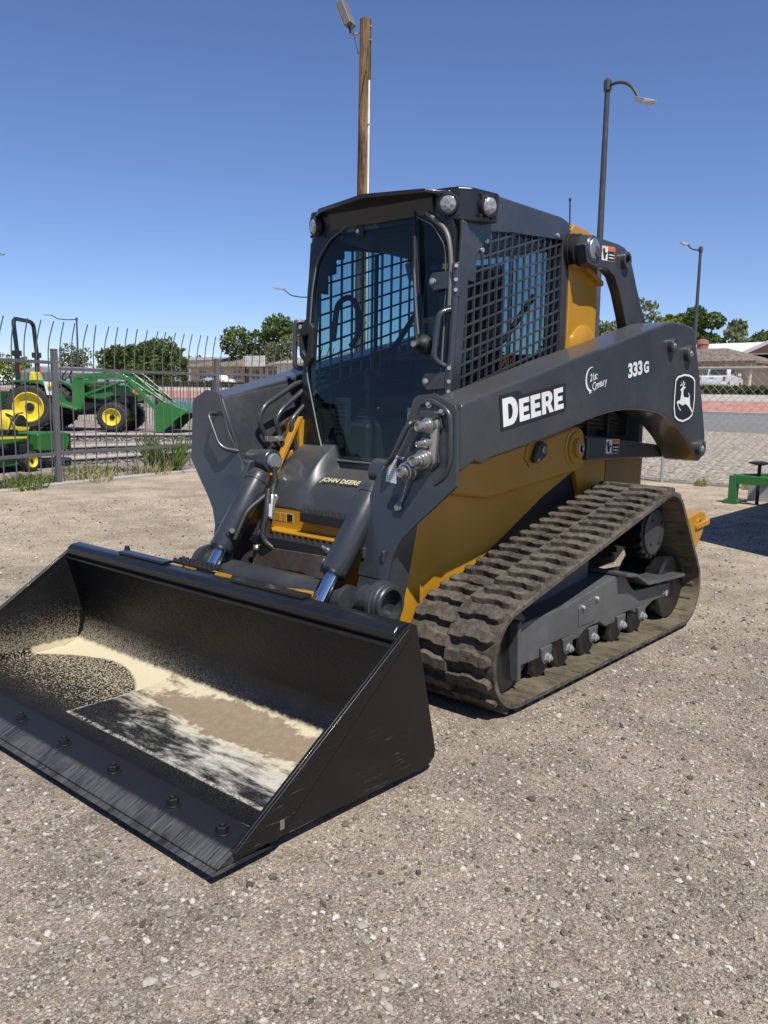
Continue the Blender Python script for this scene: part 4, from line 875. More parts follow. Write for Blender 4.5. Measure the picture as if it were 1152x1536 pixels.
# door: frame, pane and hardware
gh = [(0, 2.185), (.20, 2.165), (.34, 2.10), (.42, 2.0), (.442, 1.85), (.448, 1.425), (.335, 1.115), (.290, 1.010), (.240, .982), (0, .980)]
fh = [(0, 2.225), (.28, 2.215), (.42, 2.17), (.465, 2.05), (.474, 1.86), (.476, 1.41), (.445, 1.08), (.42, .94), (.30, .925), (0, .925)]
full = lambda h: [p for p in h]+[(-p[0], p[1]) for p in reversed(h[1:-1])]
def door_ring(o, i, off, th):
    n = len(o); vs = []
    for t in (off, off+th):
        for pl in (o, i): vs += [(dx(z)+t, y, z) for y, z in pl]
    fs = []
    for a in range(n):
        b = (a+1) % n; fs += [(a, b, n+b, n+a), (2*n+a, 3*n+a, 3*n+b, 2*n+b), (a, 2*n+a, 2*n+b, b), (n+a, n+b, 3*n+b, 3*n+a)]
    return MB().add(vs, fs)
door = door_ring(full(fh), full(gh), .0, .022).build('cab_door', DARK, L, .004)
gl = full(gh); me = MB().add([(dx(z)+.012, y, z) for y, z in gl], [tuple(range(len(gl)))]).build('door_glass', GLASS, door, smooth=0)
rimg = [(dx(z)+.023, y*.985, z+(.006 if z < 1.2 else -.006)) for y, z in gl]; rimg.append(rimg[0])
SEAL = paint('seal_edge', (0.15, 0.145, 0.125), .4, 0, .1)
tube('door_seal', rimg, .0045, SEAL, door, 6, .03, 4)
# front side pillars outside the door
for s in (1, -1):
    prism('cab_pillar', [(dx(z)+.004, z) for z in (.95, 1.4, 1.8, 2.10)]+[(dx(z)-.04, z) for z in (2.10, 1.8, 1.4, .95)], 'y', s*.474, s*.4915, GREY, L, .006)
# wiper
wp = tube('wiper', [(dx(2.12)+.040, .237, 2.115), (dx(1.9)+.045, .262, 1.905), (dx(1.62)+.055, .300, 1.60), (dx(1.56)+.050, .320, 1.555)], .008, FLATBLACK, door, 8, .03)
tube('wiper_blade', [(dx(2.15)+.030, .225, 2.165), (dx(1.98)+.030, .252, 1.98), (dx(1.80)+.030, .280, 1.79)], .0065, FLATBLACK, door, 6)
tube('wiper_arm', [(dx(1.95)+.05, .26, 1.92), (dx(1.75)+.055, .29, 1.75), (dx(1.60)+.05, .315, 1.60)], .005, STEEL, door, 6)
MB().lathe((dx(1.56)+.018, .330, 1.555), (1, 0, 0), [(0, .045), (.02, .045), (.03, .030), (.05, .022), (.07, .020), (.075, .014)], 24).build('wiper_pivot', FLATBLACK, door)
MB().lathe((dx(1.56)+.085, .330, 1.552), (1, .1, 0), [(0, .014), (.02, .014), (.022, .010)], 12).build('pivot_nut', STEEL, door)
box('wiper_motor', dx(1.6)-.06, dx(1.6)+.008, .29, .41, 1.53, 1.68, FLATBLACK, door, .015)
box('dome_lamp', dx(2.1)+.012, dx(2.1)+.026, -.155, -.10, 2.085, 2.145, FLATBLACK, door, .02)
cyl('dome_screw', (dx(2.1)+.024, -.128, 2.115), (dx(2.1)+.034, -.128, 2.115), .010, ZINC, door, 12)
for z in (1.835, 1.385):
    prism('door_hinge', [(.345, z+.012), (.365, z+.040), (.475, z+.040), (.475, z-.035), (.375, z-.04), (.345, z-.015)], 'x', dx(z)+.026, dx(z)+.040, GREY, door, .004)
    MB().lathe((dx(z)+.040, .375, z), (1, 0, 0), [(0, .014), (.014, .014), (.018, .006)], 12).build('hinge_bolt', ZINC, door)
    cyl('hinge_knuckle', (dx(z)+.022, .490, z-.075), (dx(z)+.022, .490, z+.075), .020, GREY, door, 16, .003)
    for k in (-.045, .0, .06): MB().lathe((dx(z)+.034, .496, z+k), (.8, .6, 0), [(0, .010), (.012, .009)], 8).build('hinge_screw', ZINC, door)
tube('door_grab_bar', [(dx(1.71)+.02, .478, 1.708), (dx(1.7)+.075, .445, 1.690), (dx(1.5)+.075, .430, 1.48), (dx(1.45)+.02, .478, 1.445)], .014, GREY, door, 10, .05)
tube('door_tube', [(dx(2.14)+.03, .300, 2.150), (dx(2.1)+.03, .425, 2.06), (dx(1.9)+.03, .462, 1.93), (dx(1.7)+.03, .468, 1.72)], .011, SEAL, door, 8, .06)
cyl('hinge_rod', (dx(1.75)+.022, .490, 1.76), (dx(1.4)+.022, .490, 1.33), .017, GREY, door, 14)
# latch side: outside grab bar and handle box
tube('side_grab_bar', [(.42, -.505, 1.692), (.468, -.535, 1.692), (.468, -.540, 1.452), (.42, -.505, 1.452)], .013, GREY, L, 10, .05)
hb = MB().ring([(-.485, 1.675), (-.405, 1.685), (-.380, 1.66), (-.385, 1.50), (-.425, 1.455), (-.480, 1.515)], [(-.462, 1.61), (-.412, 1.62), (-.410, 1.61), (-.412, 1.535), (-.435, 1.515), (-.460, 1.54)], 'x', dx(1.6)+.020, dx(1.6)+.055, ).build('door_handle', FLATBLACK, door, .010, 3)
box('handle_back', dx(1.6)+.018, dx(1.6)+.024, -.47, -.40, 1.51, 1.63, BLACKP, door, .002)
MB().lathe((dx(1.66)+.055, -.472, 1.662), (1, 0, 0), [(0, .012), (.006, .011)], 10).build('handle_screw', ZINC, door)

# side screens: punched plate with sloping rows
def poly_range(poly, c, ax):
    r = []
    n = len(poly)
    for i in range(n):
        a, b = poly[i], poly[(i+1) % n]
        if (a[ax]-c)*(b[ax]-c) < 0:
            t = (c-a[ax])/(b[ax]-a[ax]); r.append(a[1-ax]+t*(b[1-ax]-a[1-ax]))
    return (min(r), max(r)) if len(r) >= 2 else None
SL = -.30
for s in (1, -1):
    m = MB(); y = s*.476
    for i in range(15):
        x = .345-i*(.0605 if s > 0 else .083); rg_ = poly_range(side_i, x, 0)
        if rg_: m.box(x-.0052, x+.0052, y-.005, y+.005, rg_[0]-.01, rg_[1]+.01)
    sk = [(x, z-SL*(x-.35)) for x, z in side_i]
    for k in range(24):
        zz = .95+k*(.0575 if s > 0 else .078); rg_ = poly_range(sk, zz, 1)
        if rg_:
            x0, x1 = rg_[0]-.01, rg_[1]+.01; f = lambda x: zz+SL*(x-.35); h = .0052
            m.add([(x0, y-.0042, f(x0)-h), (x1, y-.0042, f(x1)-h), (x1, y+.0042, f(x1)-h), (x0, y+.0042, f(x0)-h), (x0, y-.0042, f(x0)+h), (x1, y-.0042, f(x1)+h), (x1, y+.0042, f(x1)+h), (x0, y+.0042, f(x0)+h)],
                  [(3, 2, 1, 0), (4, 5, 6, 7), (0, 1, 5, 4), (1, 2, 6, 5), (2, 3, 7, 6), (3, 0, 4, 7)])
    sc_ = m.build('side_screen', GREY, L, smooth=0)
    # stepped solid corner of the screen at its upper front
    prism('screen_corner', [(.40, 1.80), (.340, 1.845), (.287, 1.845), (.287, 1.94), (.226, 1.96), (.226, 2.03), (.165, 2.045), (.165, 2.10), (.40, 2.12)], 'y', y-.006, y+.006, GREY, sc_, 0)
    MB().add([(x, s*.455, z) for x, z in side_i], [tuple(range(len(side_i)))]).build('side_window', GLASS2, L, smooth=0)
    box('window_bar', -.085, -.055, s*.440, s*.452, 1.22, 2.10, FLATBLACK, L, .004)
    for (bx, bz) in ((.215, 2.035), (-.43, 2.155), (.25, 1.99)): MB().lathe((bx, s*.49, bz), (0, s, 0), [(0, .012), (.008, .010)], 10).build('screen_bolt', ZINC, sc_)
MB().add([(-.56, -.36, 1.45), (-.56, .36, 1.45), (-.56, .36, 2.10), (-.56, -.36, 2.10)], [(0, 1, 2, 3)]).build('rear_window', GLASS2, L, smooth=0)
cyl('antenna', (-.645, .44, 2.21), (-.633, .44, 2.375), .004, FLATBLACK, L, 8)
cyl('antenna_tip', (-.633, .44, 2.370), (-.633, .44, 2.382), .007, FLATBLACK, L, 8)

# cab interior
st = prism('seat_cushion', [(.10, 1.22), (.14, 1.30), (.06, 1.33), (-.35, 1.31), (-.40, 1.20)], 'y', -.25, .25, FLATBLACK, L, .03, 3)
prism('seat_backrest', [(-.20, 1.30), (-.14, 1.32), (-.22, 1.75), (-.245, 2.0), (-.30, 2.03), (-.34, 1.95), (-.34, 1.32)], 'y', -.25, .25, FLATBLACK, st, .04, 3)
box('seat_base', -.40, .05, -.22, .22, .97, 1.21, FLATBLACK, st, .02)
for s in (1, -1):
    box('armrest', -.30, .14, s*.28-.05, s*.28+.05, 1.40, 1.46, FLATBLACK, st, .02)
    b_ = MB().lathe((.16, s*.29, 1.16), (0, 0, 1), [(0, .075), (.02, .075), (.025, .060), (.04, .066), (.045, .054), (.06, .060), (.065, .048), (.08, .052), (.09, .028), (.17, .020), (.18, .030), (.27, .028), (.285, .015)], 22).build('control_lever', FLATBLACK, L)
    box('control_pod', -.05, .26, s*.29-.09, s*.29+.09, .97, 1.165, FLATBLACK, L, .02)
    tube('side_tub', [(.40, s*.455, 1.0), (.40, s*.455, 1.2)], .01, FLATBLACK, L, 6)
    MB().add([(.40, s*.45, .97), (-.54, s*.45, .97), (-.54, s*.45, 1.24), (.385, s*.45, 1.24)], [(0, 1, 2, 3)]).build('interior_panel', FLATBLACK, L, smooth=0)
box('footwell', .15, .40, -.40, .40, .972, .985, FLATBLACK, L, .002)
box('monitor', .25, .30, .28, .40, 1.62, 1.80, FLATBLACK, L, .01)
box('lap_bar', .02, .05, -.30, .30, 1.50, 1.53, FLATBLACK, L, .01)
tube('lap_bar_arm', [(.035, -.30, 1.515), (-.15, -.36, 1.60), (-.40, -.38, 1.85)], .016, FLATBLACK, L, 8, .05)
tube('lap_bar_arm', [(.035, .30, 1.515), (-.15, .36, 1.60), (-.40, .38, 1.85)], .016, FLATBLACK, L, 8, .05)
for y in (.18, .06): box('seat_belt', -.20, -.165, y, y+.045, 1.40, 1.80, REDP, st, .004)
ob = MB().prism([(-.14, 1.34), (-.10, 1.34), (-.16, 1.52), (-.20, 1.52)], 'y', .36, .40).build('belt_buckle', ORANGE, L, .004)
decal('interior_label', [(.395, .185, 1.10), (.395, .235, 1.10), (.395, .232, 1.26), (.395, .182, 1.26)], CREAM, L)
decal('label_mark', [(.3965, .190, 1.18), (.3965, .228, 1.18), (.3965, .226, 1.225), (.3965, .188, 1.225)], BLACKP, L)
box('cab_vent', .30, .34, -.36, -.28, 1.10, 1.30, FLATBLACK, L, .005)
for i in range(8): box('vent_slat', .338, .352, -.355, -.285, 1.115+i*.022, 1.125+i*.022, FLATBLACK, L, .002)
tube('headrest_hoop', [(.30, -.42, 1.60), (.27, -.42, 1.80), (.17, -.42, 1.85), (.10, -.42, 1.78), (.10, -.42, 1.64), (.16, -.42, 1.58)], .016, FLATBLACK, L, 8, .05)

# ------------------------------------------------------------------ near picket fence, left
def fence_run(P, zt, lab, picket_n, mat, tip=True, zb=.43, hp=1.83, name='picket_fence', rails=True, ends=(1, 1), grp=None, bend=.10, ht=2.20, base=0.0, pr=.0085, posts=True):
    f = thing(name, lab, 'fence', (P[0][0], P[0][1], base), 0, grp); O = V((P[0][0], P[0][1], 0)); psrc = None; ksrc = None
    for i, p in enumerate(P):
        if i == 0 and not ends[0] or i == len(P)-1 and not ends[1] or not posts: continue
        q = V((p[0], p[1], 0))-O
        if psrc is None:
            m = MB().box(-.036, .036, -.036, .036, -.1, hp).prism([(-.04, -.04), (.04, -.04), (.04, .04), (-.04, .04)], 'z', hp, hp+.012)
            psrc = m.build('fence_post', mat, f, .004); psrc.location = q
        else: share(psrc, f).location = q
    for (a, b), zz, n in zip(zip(P, P[1:]), zt, picket_n):
        A, B = V((a[0], a[1], 0))-O, V((b[0], b[1], 0))-O; d = (B-A).normalized(); nrm_ = V((-d.y, d.x, 0)); nrm_ = nrm_ if nrm_.y > 0 else -nrm_
        for z in (zz, zb):
            c = nrm_*.02
            MB().add([A+c*k+V((0, 0, z+h)) for h in (-.022, .022) for k in (-1, 1)]+[B+c*k+V((0, 0, z+h)) for h in (-.022, .022) for k in (-1, 1)],
                     [(0, 1, 3, 2), (4, 6, 7, 5), (0, 2, 6, 4), (1, 5, 7, 3), (0, 4, 5, 1), (2, 3, 7, 6)]).build('fence_rail', mat, f, .003)
        for k in range(n):
            q = A+(B-A)*((k+.5)/n)
            if ksrc is None:
                if tip: m = MB().tube([(0, 0, .06), (0, 0, 1.80), (0, bend*.25, ht-.22), (0, bend, ht)], pr, 6, .12)
                else: m = MB().tube([(0, 0, .06), (0, 0, ht)], pr, 6)
                ksrc = m.build('picket', mat, f); o = ksrc
            else: o = share(ksrc, f)
            o.location = q; o.rotation_euler = (0, 0, math.atan2(-nrm_.x, nrm_.y)+random.uniform(-.25, .25))
    return f
fence_run([(1.35, -7.00), (-2.18, -8.14), (-5.35, -8.72), (-8.9, -9.30)], [1.66, 1.58, 1.60], 'grey metal picket fence with bent tips beside the gravel yard', [18, 17, 18], FENCEM)
kb = struct(MB().prism([(1.5, -6.85), (-2.2, -8.02), (-5.4, -8.60), (-9.0, -9.18), (-9.0, -9.32), (-5.4, -8.76), (-2.2, -8.18), (1.5, -7.0)], 'z', -.02, .035).build('kerb', CONC, None, .01))
# black fence along the road side of the yard
BP = [(-9.7, -9.6-2.45*i) for i in range(12)]
fence_run(BP, [1.50]*11, 'low black metal fence behind the green tractor', [17]*11, FENCEB, False, .33, 1.56, 'black_fence', ht=1.52, pr=.008, base=0.0)

# chain-link fence, right
cf = thing('chain_link_fence', 'galvanised chain link fence behind the track loader', 'fence', (-9.3, 0, 0))
for y in (-8.4, -5.4, -2.56, .5, 3.5):
    cyl('fence_post', (0, y, -.1), (0, y, 1.82), .030, GALV, cf, 12); 
cyl('top_rail', (0, -9, 1.775), (0, 4, 1.775), .022, GALV, cf, 10)
cyl('tension_wire', (0, -9, .06), (0, 4, .06), .004, GALV, cf, 6)
wm = MB(); st_ = .125; hgt = 1.80; r = .0034
for i in range(int((13+hgt)/st_)):
    for sg in (1, -1):
        ya = -9+i*st_ if sg > 0 else -9-hgt+i*st_
        y0_, y1_ = (ya, ya-hgt) if sg > 0 else (ya, ya+hgt)
        # clip to span
        t0, t1 = 0.0, 1.0; dy = y1_-y0_
        for lim, hi in ((-9, False), (4, True)):
            tt = (lim-y0_)/dy
            if (dy > 0) == hi: t1 = min(t1, tt)
            else: t0 = max(t0, tt)
        if t1-t0 < .02: continue
        a = V((sg*.004, y0_+dy*t0, .03+hgt*t0)); b = V((sg*.004, y0_+dy*t1, .03+hgt*t1))
        wm.cyl(a, b, r, 4, caps=False)
stuff(wm.build('wire_mesh', GALV, cf, smooth=0))

# ------------------------------------------------------------------ retaining wall and terrace, left
tier_lines = [([(3.0, -11.6), (-3.7, -10.75), (-6.25, -10.95), (-9.3, -11.9)], 0.0, .135), ([(3.0, -12.5), (-3.8, -11.75), (-6.35, -11.45), (-9.3, -12.2)], .0, .27), ([(3.0, -15.2), (-3.87, -13.5), (-6.06, -12.85), (-6.95, -12.10), (-9.3, -12.75)], .0, .40)]
for k, (ln, z0, z1) in enumerate(tier_lines):
    w = thing('retaining_wall', ('low grey block wall, lowest tier below the green tractor', 'low grey block wall, middle tier below the green tractor', 'low grey block wall, top tier that the green tractor stands on')[k], 'wall', (ln[0][0], ln[0][1], 0))
    O = V((ln[0][0], ln[0][1], 0)); src = None
    for (a, b) in zip(ln, ln[1:]):
        A, B = V((a[0], a[1], 0)), V((b[0], b[1], 0)); d = (B-A); ln_ = d.length; d.normalize(); n_ = max(1, round(ln_/.42)); ang = math.atan2(d.y, d.x)
        for i in range(n_):
            q = A+(B-A)*((i+.5)/n_)-O
            if src is None:
                src = box('wall_block', -.203, .203, -.15, .15, -.10, z1-.035, WALLBLK, w, .014)
                csrc = box('cap_stone', -.207, .207, -.175, .175, z1-.030, z1+.004, CONC, w, .008)
                o, c = src, csrc
            else: o, c = share(src, w), share(csrc, w)
            wz = 1.0
            for e in (o, c): e.location = q+V((0, 0, random.uniform(-.003, .003))); e.rotation_euler.z = ang; e.scale.x = ln_/n_/.42
    poly = ln+[(-9.3, -40), (3.0, -40)] if k == 2 else ln+[(-9.3, -14), (3.0, -16)]
    t = struct(MB().prism([(x, y-.1) for x, y in poly], 'z', -.05, z1-.02).build('terrace', ROCKPINK, None, smooth=0))

# ------------------------------------------------------------------ vegetation helpers
def leaves(n, blobs, size, seed=0, flat=.0):
    rg = np.random.default_rng(seed); w = np.array([b[3]*b[4]*b[5] for b in blobs]); w = w/w.sum(); k = rg.choice(len(blobs), n, p=w)
    B = np.array(blobs)[k]
    d = rg.normal(size=(n, 3)); d /= np.linalg.norm(d, axis=1)[:, None]; rr = (.45+.55*rg.random(n)**.5)
    P = B[:, :3]+d*B[:, 3:6]*rr[:, None]
    u = rg.normal(size=(n, 3)); u /= np.linalg.norm(u, axis=1)[:, None]; v = np.cross(u, rg.normal(size=(n, 3))); v /= np.linalg.norm(v, axis=1)[:, None]
    s = size*(.6+.8*rg.random(n))[:, None]
    co = np.stack([P-u*s, P+v*s*.55, P+u*s, P-v*s*.55], 1).reshape(-1, 3)
    return co
def leafobj(name, co, mat, parent):
    n = len(co)//4; me = bpy.data.meshes.new(name); me.vertices.add(n*4); me.vertices.foreach_set('co', co.ravel())
    me.loops.add(n*4); me.loops.foreach_set('vertex_index', np.arange(n*4, dtype=np.int32)); me.polygons.add(n); me.polygons.foreach_set('loop_start', np.arange(0, n*4, 4, dtype=np.int32)); me.update(calc_edges=True)
    return obj(name, me, mat, parent, smooth=0)
def tree(label, x, y, h, w, mat, seed, n=2600, trunk=.25, shape='round', group=None, lo=.22, leaf=None):
    rg = random.Random(seed); t = thing('tree', label, 'tree', (x, y, gz(x)-.05), 0, group)
    m = MB().tube([(0, 0, 0), (rg.uniform(-.1, .1), rg.uniform(-.1, .1), h*.3), (rg.uniform(-.2, .2), rg.uniform(-.2, .2), h*.75)], [trunk*h*.08, trunk*h*.06, trunk*h*.02], 8)
    blobs = []
    for i in range(17 if shape == 'round' else 9):
        a = rg.uniform(0, 6.28); u = rg.random()
        if shape == 'round':
            z = h*(lo+(.92-lo)*u); q = w*.5*math.sqrt(max(.05, 1-((z/h-.58)/.52)**2)); rr = q*rg.uniform(.35, .9); b = w*rg.uniform(.13, .24)
        else:
            z = h*(.15+.75*u); q = w*.5*(1.05-z/h)+.15; rr = q*rg.uniform(.2, .7); b = w*rg.uniform(.16, .28)*(1.15-z/h*.7)
        p = (rr*math.cos(a), rr*math.sin(a), z); blobs.append((*p, b, b, b*rg.uniform(.7, 1.0)))
        if i % 2 == 0: m.tube([(0, 0, h*.25), (p[0]*.5, p[1]*.5, (z+h*.25)*.5), p], [trunk*h*.03, trunk*h*.02, trunk*h*.008], 5)
    m.build('trunk', BARK, t)
    leafobj('crown', leaves(n, blobs, leaf or h*.030, seed), mat, t); return t
G1 = 'trees across the road'
tree('round green tree behind the sign board across the road', -70, -81.5, 8.2, 9.5, LEAF, 3, 5200, leaf=.30)
tree('pale olive tree beside the grey shingled roof', -67, -75.5, 6.2, 5.0, LEAFO, 4, 2000, leaf=.22)
tree('dense round dark green tree, the wider of two beyond the loader tractor', -70, -105.6, 6.4, 8.8, LEAF, 5, 4200, leaf=.30)
tree('round olive green tree next to the wider dark one beyond the tractor', -70, -115.6, 6.5, 7.2, LEAF, 6, 3600, leaf=.30)
tree('slim upright green tree in front of the brown roofed building', -56, -80.5, 4.9, 1.9, LEAF, 7, 1200, shape='cone', leaf=.16)
tree('thin upright tree left of the slim green one by the brown roofed building', -57, -84, 4.2, 1.5, LEAFO, 8, 900, shape='cone', leaf=.15)
tree('small round tree behind the tractor roll bar', -60, -112, 5.2, 6.4, LEAFO, 9, 1800, leaf=.24)
tree('low bushy tree beyond the tractor rear wheel', -50, -112, 3.8, 6.5, LEAFY, 10, 1500, leaf=.22)
tree('big olive tree behind the loader tower', -100, -48.5, 11.0, 13, LEAFO, 11, 6200, leaf=.36)
tree('yellow green tree beside the big olive one behind the loader', -104, -43, 10.2, 7.5, LEAFY, 12, 3000, leaf=.32)
tree('tall dark green tree behind the white roofed house', -108, -39.5, 11.3, 7, LEAF, 13, 3200, leaf=.34)
tree('round green tree next to the tall dark one behind the white roofed house', -104, -34.8, 8.8, 6, LEAFO, 14, 2800, leaf=.32)
tree('green tree seen past the end of the white roof', -125, -37.5, 9.4, 7, LEAF, 15, 1500, leaf=.34)
for i, (x, y, h, w, m_) in enumerate(((-110, -58, 9.5, 12, LEAF), (-95, -66, 7.5, 10, LEAFO), (-120, -170, 6.0, 14, LEAF), (-130, -215, 6.5, 14, LEAFO), (-100, -118, 4.4, 12, LEAFO), (-150, -128, 5.5, 16, LEAF))):
    tree(('dark green tree far behind the loader cab', 'olive tree seen through the cab windows', 'low wide tree far behind the low pale building', 'low olive tree farthest beyond the tractor', 'broad low olive tree behind the tan building', 'broad low tree far behind the sign board')[i], x, y, h, w, m_, 30+i, 2600, leaf=.4)
def hedge_run(x, y0, y1, h, w, lab, n, seed, mat=HEDGE):
    f = thing('hedge', lab, 'hedge', (x, (y0+y1)/2, gz(x)-.03)); L_ = abs(y1-y0)
    blobs = [(random.uniform(-.2, .2)*w, -L_/2+L_*i/max(1, int(L_/.6)), h*.5, w*.5, .45, h*.5*random.uniform(.85, 1.1)) for i in range(int(L_/.6)+1)]
    leafobj('foliage', leaves(n, blobs, .075, seed), mat, f); MB().box(-w*.25, w*.25, -L_/2, L_/2, 0, h*.55).build('stems', BARK, f); return f
hedge_run(-51, -26, -6, .62, .8, 'clipped green hedge between the pavement and the white pickup', 9000, 1)
hedge_run(-51.5, -96, -66, .75, 1.0, 'clipped green hedge in front of the brown roofed building', 6000, 2)
# weeds and grass tufts along the near fence
def tuft(lab, x, y, n, h, r, mat, seed, name='weed'):
    rg = np.random.default_rng(seed); t = thing(name, lab, 'weed', (x, y, 0), 0); a = rg.random(n)*6.283; d = r*rg.random(n)**.6*.5; bx, by = d*np.cos(a), d*np.sin(a)
    hh = h*(.35+.65*rg.random(n)); ln = .5*rg.random(n)*h; a2 = a+rg.normal(size=n)*.6; tx, ty = bx+ln*np.cos(a2), by+ln*np.sin(a2); wv = .003+.004*rg.random(n); pa = rg.random(n)*6.28
    wx, wy = wv*np.cos(pa), wv*np.sin(pa); Z = np.zeros(n)
    co = np.stack([np.stack([bx-wx, by-wy, Z], 1), np.stack([bx+wx, by+wy, Z], 1), np.stack([(bx+tx)/2+wx*.8, (by+ty)/2+wy*.8, hh*.62], 1), np.stack([tx, ty, hh], 1)], 1).reshape(-1, 3)
    o = leafobj('blades', co, mat, t); stuff(o)
    lv = leaves(int(n*1.3), [(0, 0, h*.35, r*.5, r*.5, h*.33)], .022, seed+5); stuff(leafobj('leaves', lv, mat, t)); return t
tuft('leafy green weed at the foot of the fence post beside the mower', -1.55, -8.0, 260, .20, .70, WEED, 1)
tuft('low green weed beside the mower wheel at the fence', -2.05, -8.5, 200, .18, .6, WEED, 2)
tuft('dry grass tuft right of the near fence post', -2.75, -8.30, 130, .28, .7, STRAW, 3)
tuft('tall wispy weed against the fence below the tractor bucket', -4.35, -8.75, 190, .72, .5, WEED, 4)
tuft('pale dry grass beside the tall wispy weed', -3.9, -8.6, 110, .28, .7, STRAW, 5)
tuft('low green ground cover in front of the block wall', -3.5, -9.6, 400, .08, 1.2, WEED, 6)
tuft('small weed at the end of the fence kerb', -5.2, -8.6, 90, .24, .45, WEED, 7)
for i, (x, y) in enumerate(((-9.25, -1.2), (-9.2, -1.9), (-9.35, -.4))): tuft(('small dry weed under the chain link fence', 'thin weed at the foot of the chain link fence', 'dry weed by the green implement at the chain link fence')[i], x, y, 60, .16, .2, STRAW, 20+i)

# ------------------------------------------------------------------ green tractor with loader
FW = V((-.643, .766, 0)); TA = math.atan2(FW.y, FW.x)
T = thing('tractor', 'green compact tractor with front loader and black roll bar, on the terrace', 'tractor', (-5.72, -15.40, .385), TA); T.scale = (1.07, 1, 1)
def wheel(parent, x, y, r, w, rr, side, rim=BYEL, name='wheel', lugs=22):
    t = MB().lathe((x, y-w/2, r), (0, 1, 0), [(0, rr*.98), (.0, r*.82), (w*.12, r*.955), (w*.5, r*.97), (w*.88, r*.955), (w, r*.82), (w, rr*.98)], 40, False)
    for i in range(lugs):
        for sgn in (0, 1):
            a = 2*math.pi*(i+.5*sgn)/lugs; ca, sa = math.cos(a), math.sin(a); y0, y1 = (y-w*.48, y+w*.06) if sgn else (y-w*.06, y+w*.48); da = .10*(1 if sgn else -1)
            q = []
            for yy, aa in ((y0, a-da), (y1, a+da)):
                for dd in (-.032, .032):
                    for rad_ in (r*.94, r*1.005): q.append((x+rad_*math.cos(aa+dd), yy, r+rad_*math.sin(aa+dd)))
            t.add(q, [(0, 1, 3, 2), (4, 6, 7, 5), (0, 4, 5, 1), (2, 3, 7, 6), (1, 5, 7, 3), (0, 2, 6, 4)])
    o = t.build(name, TYRE, parent)
    ys = y+side*w*.5
    MB().lathe((x, ys-side*w*.30, r), (0, side, 0), [(0, rr*.25), (.0, rr*.55), (w*.05, rr*.80), (w*.20, rr*.88), (w*.27, rr*1.0), (w*.30, rr*1.02), (w*.31, rr*.96), (w*.24, rr*.86), (w*.1, rr*.7), (w*.06, rr*.3)], 32).build('rim', rim, o)
    MB().lathe((x, ys-side*w*.25, r), (0, side, 0), [(0, rr*.30), (w*.12, rr*.28), (w*.14, rr*.2)], 16).build('hub', DARK, o)
    return o
for s in (-1, 1):
    wheel(T, 0, s*.62, .515, .42, .315, s); wheel(T, 1.63, s*.55, .325, .28, .185, s, lugs=18)
    prism('fender', [(-.42, .98), (-.30, 1.08), (.20, 1.10), (.42, 1.02), (.66, .62), (.98, .50), (.98, .46), (.62, .54), (.38, .94), (.18, 1.04), (-.28, 1.03)], 'y', s*.42, s*.84, GREEN, T, .02)
    box('rops_post', -.36, -.27, s*.50-.04, s*.50+.04, .95, 1.62, DARK, T, .01)
    box('rops_joint', -.40, -.24, s*.50-.07, s*.50+.07, 1.60, 1.72, DARK, T, .01)
    for zz in ((1.25, 1.42),): box('rops_reflector', -.262, -.258, s*.50-.035, s*.50+.035, zz[0], zz[1], ORANGE, T, .001)
    # loader: mast, boom and tilt link
    prism('loader_mast', [(.72, .45), (.95, .42), (1.02, .75), (.98, 1.16), (.80, 1.20), (.78, .80)], 'y', s*.40, s*.47, GREEN, T, .01)
    bm_ = MB().tube([(.88, s*.44, 1.17), (1.55, s*.44, 1.26), (1.92, s*.44, 1.14), (2.55, s*.44, .42)], .062, 4).build('loader_boom', GREEN, T, .008)
    tube('boom_cylinder', [(1.0, s*.44, .78), (1.75, s*.44, 1.08)], .035, GREEN, bm_, 10)
    tube('tilt_cylinder', [(1.80, s*.40, 1.24), (2.72, s*.40, .60)], .030, GREEN, bm_, 10); tube('tilt_line', [(1.6, s*.36, 1.33), (2.0, s*.36, 1.27), (2.6, s*.36, .72)], .012, STEEL, bm_, 6)
    prism('boom_gusset', [(1.90, 1.12), (2.08, 1.06), (2.12, .78), (1.98, .86)], 'y', s*.41, s*.47, GREEN, bm_, .006)
    decal('boom_label', [(2.02, s*.475, .86), (2.14, s*.475, .80), (2.14, s*.475, .88), (2.02, s*.475, .94)], ORANGE, bm_)
tube('roll_bar', [(-.31, -.50, 1.66), (-.36, -.50, 2.33), (-.37, -.38, 2.40), (-.37, .38, 2.40), (-.36, .50, 2.33), (-.31, .50, 1.66)], .045, DARK, T, 10, .12)
prism('tractor_hood', [(.85, .72), (.85, 1.06), (1.0, 1.10), (1.55, 1.06), (1.92, .98), (2.02, .88), (2.04, .66), (1.5, .66)], 'y', -.27, .27, GREEN, T, .05, 3)
for s in (-1, 1):
    decal('hood_stripe', [(1.0, s*.273, .985), (1.45, s*.273, .985), (1.60, s*.273, .945), (1.60, s*.273, .965), (1.45, s*.273, 1.01), (1.0, s*.273, 1.01)], BYEL, T)
    box('headlight', 1.86, 2.03, s*.14-.10, s*.14+.10, .80, .90, WINM, T, .02)
    box('front_grille', 1.5, 2.03, s*.25, s*.277, .62, .78, FLATBLACK, T, .01)
box('engine_block', .9, 1.9, -.20, .20, .36, .70, FLATBLACK, T, .03); box('transmission', -.25, .95, -.22, .22, .35, .75, FLATBLACK, T, .03)
box('front_axle', 1.55, 1.71, -.45, .45, .26, .36, FLATBLACK, T, .02); cyl('rear_axle', (0, -.5, .515), (0, .5, .515), .10, FLATBLACK, T, 16)
prism('cowl', [(.66, .62), (.72, 1.10), (.86, 1.14), (.90, .62)], 'y', -.24, .24, GREEN, T, .02)
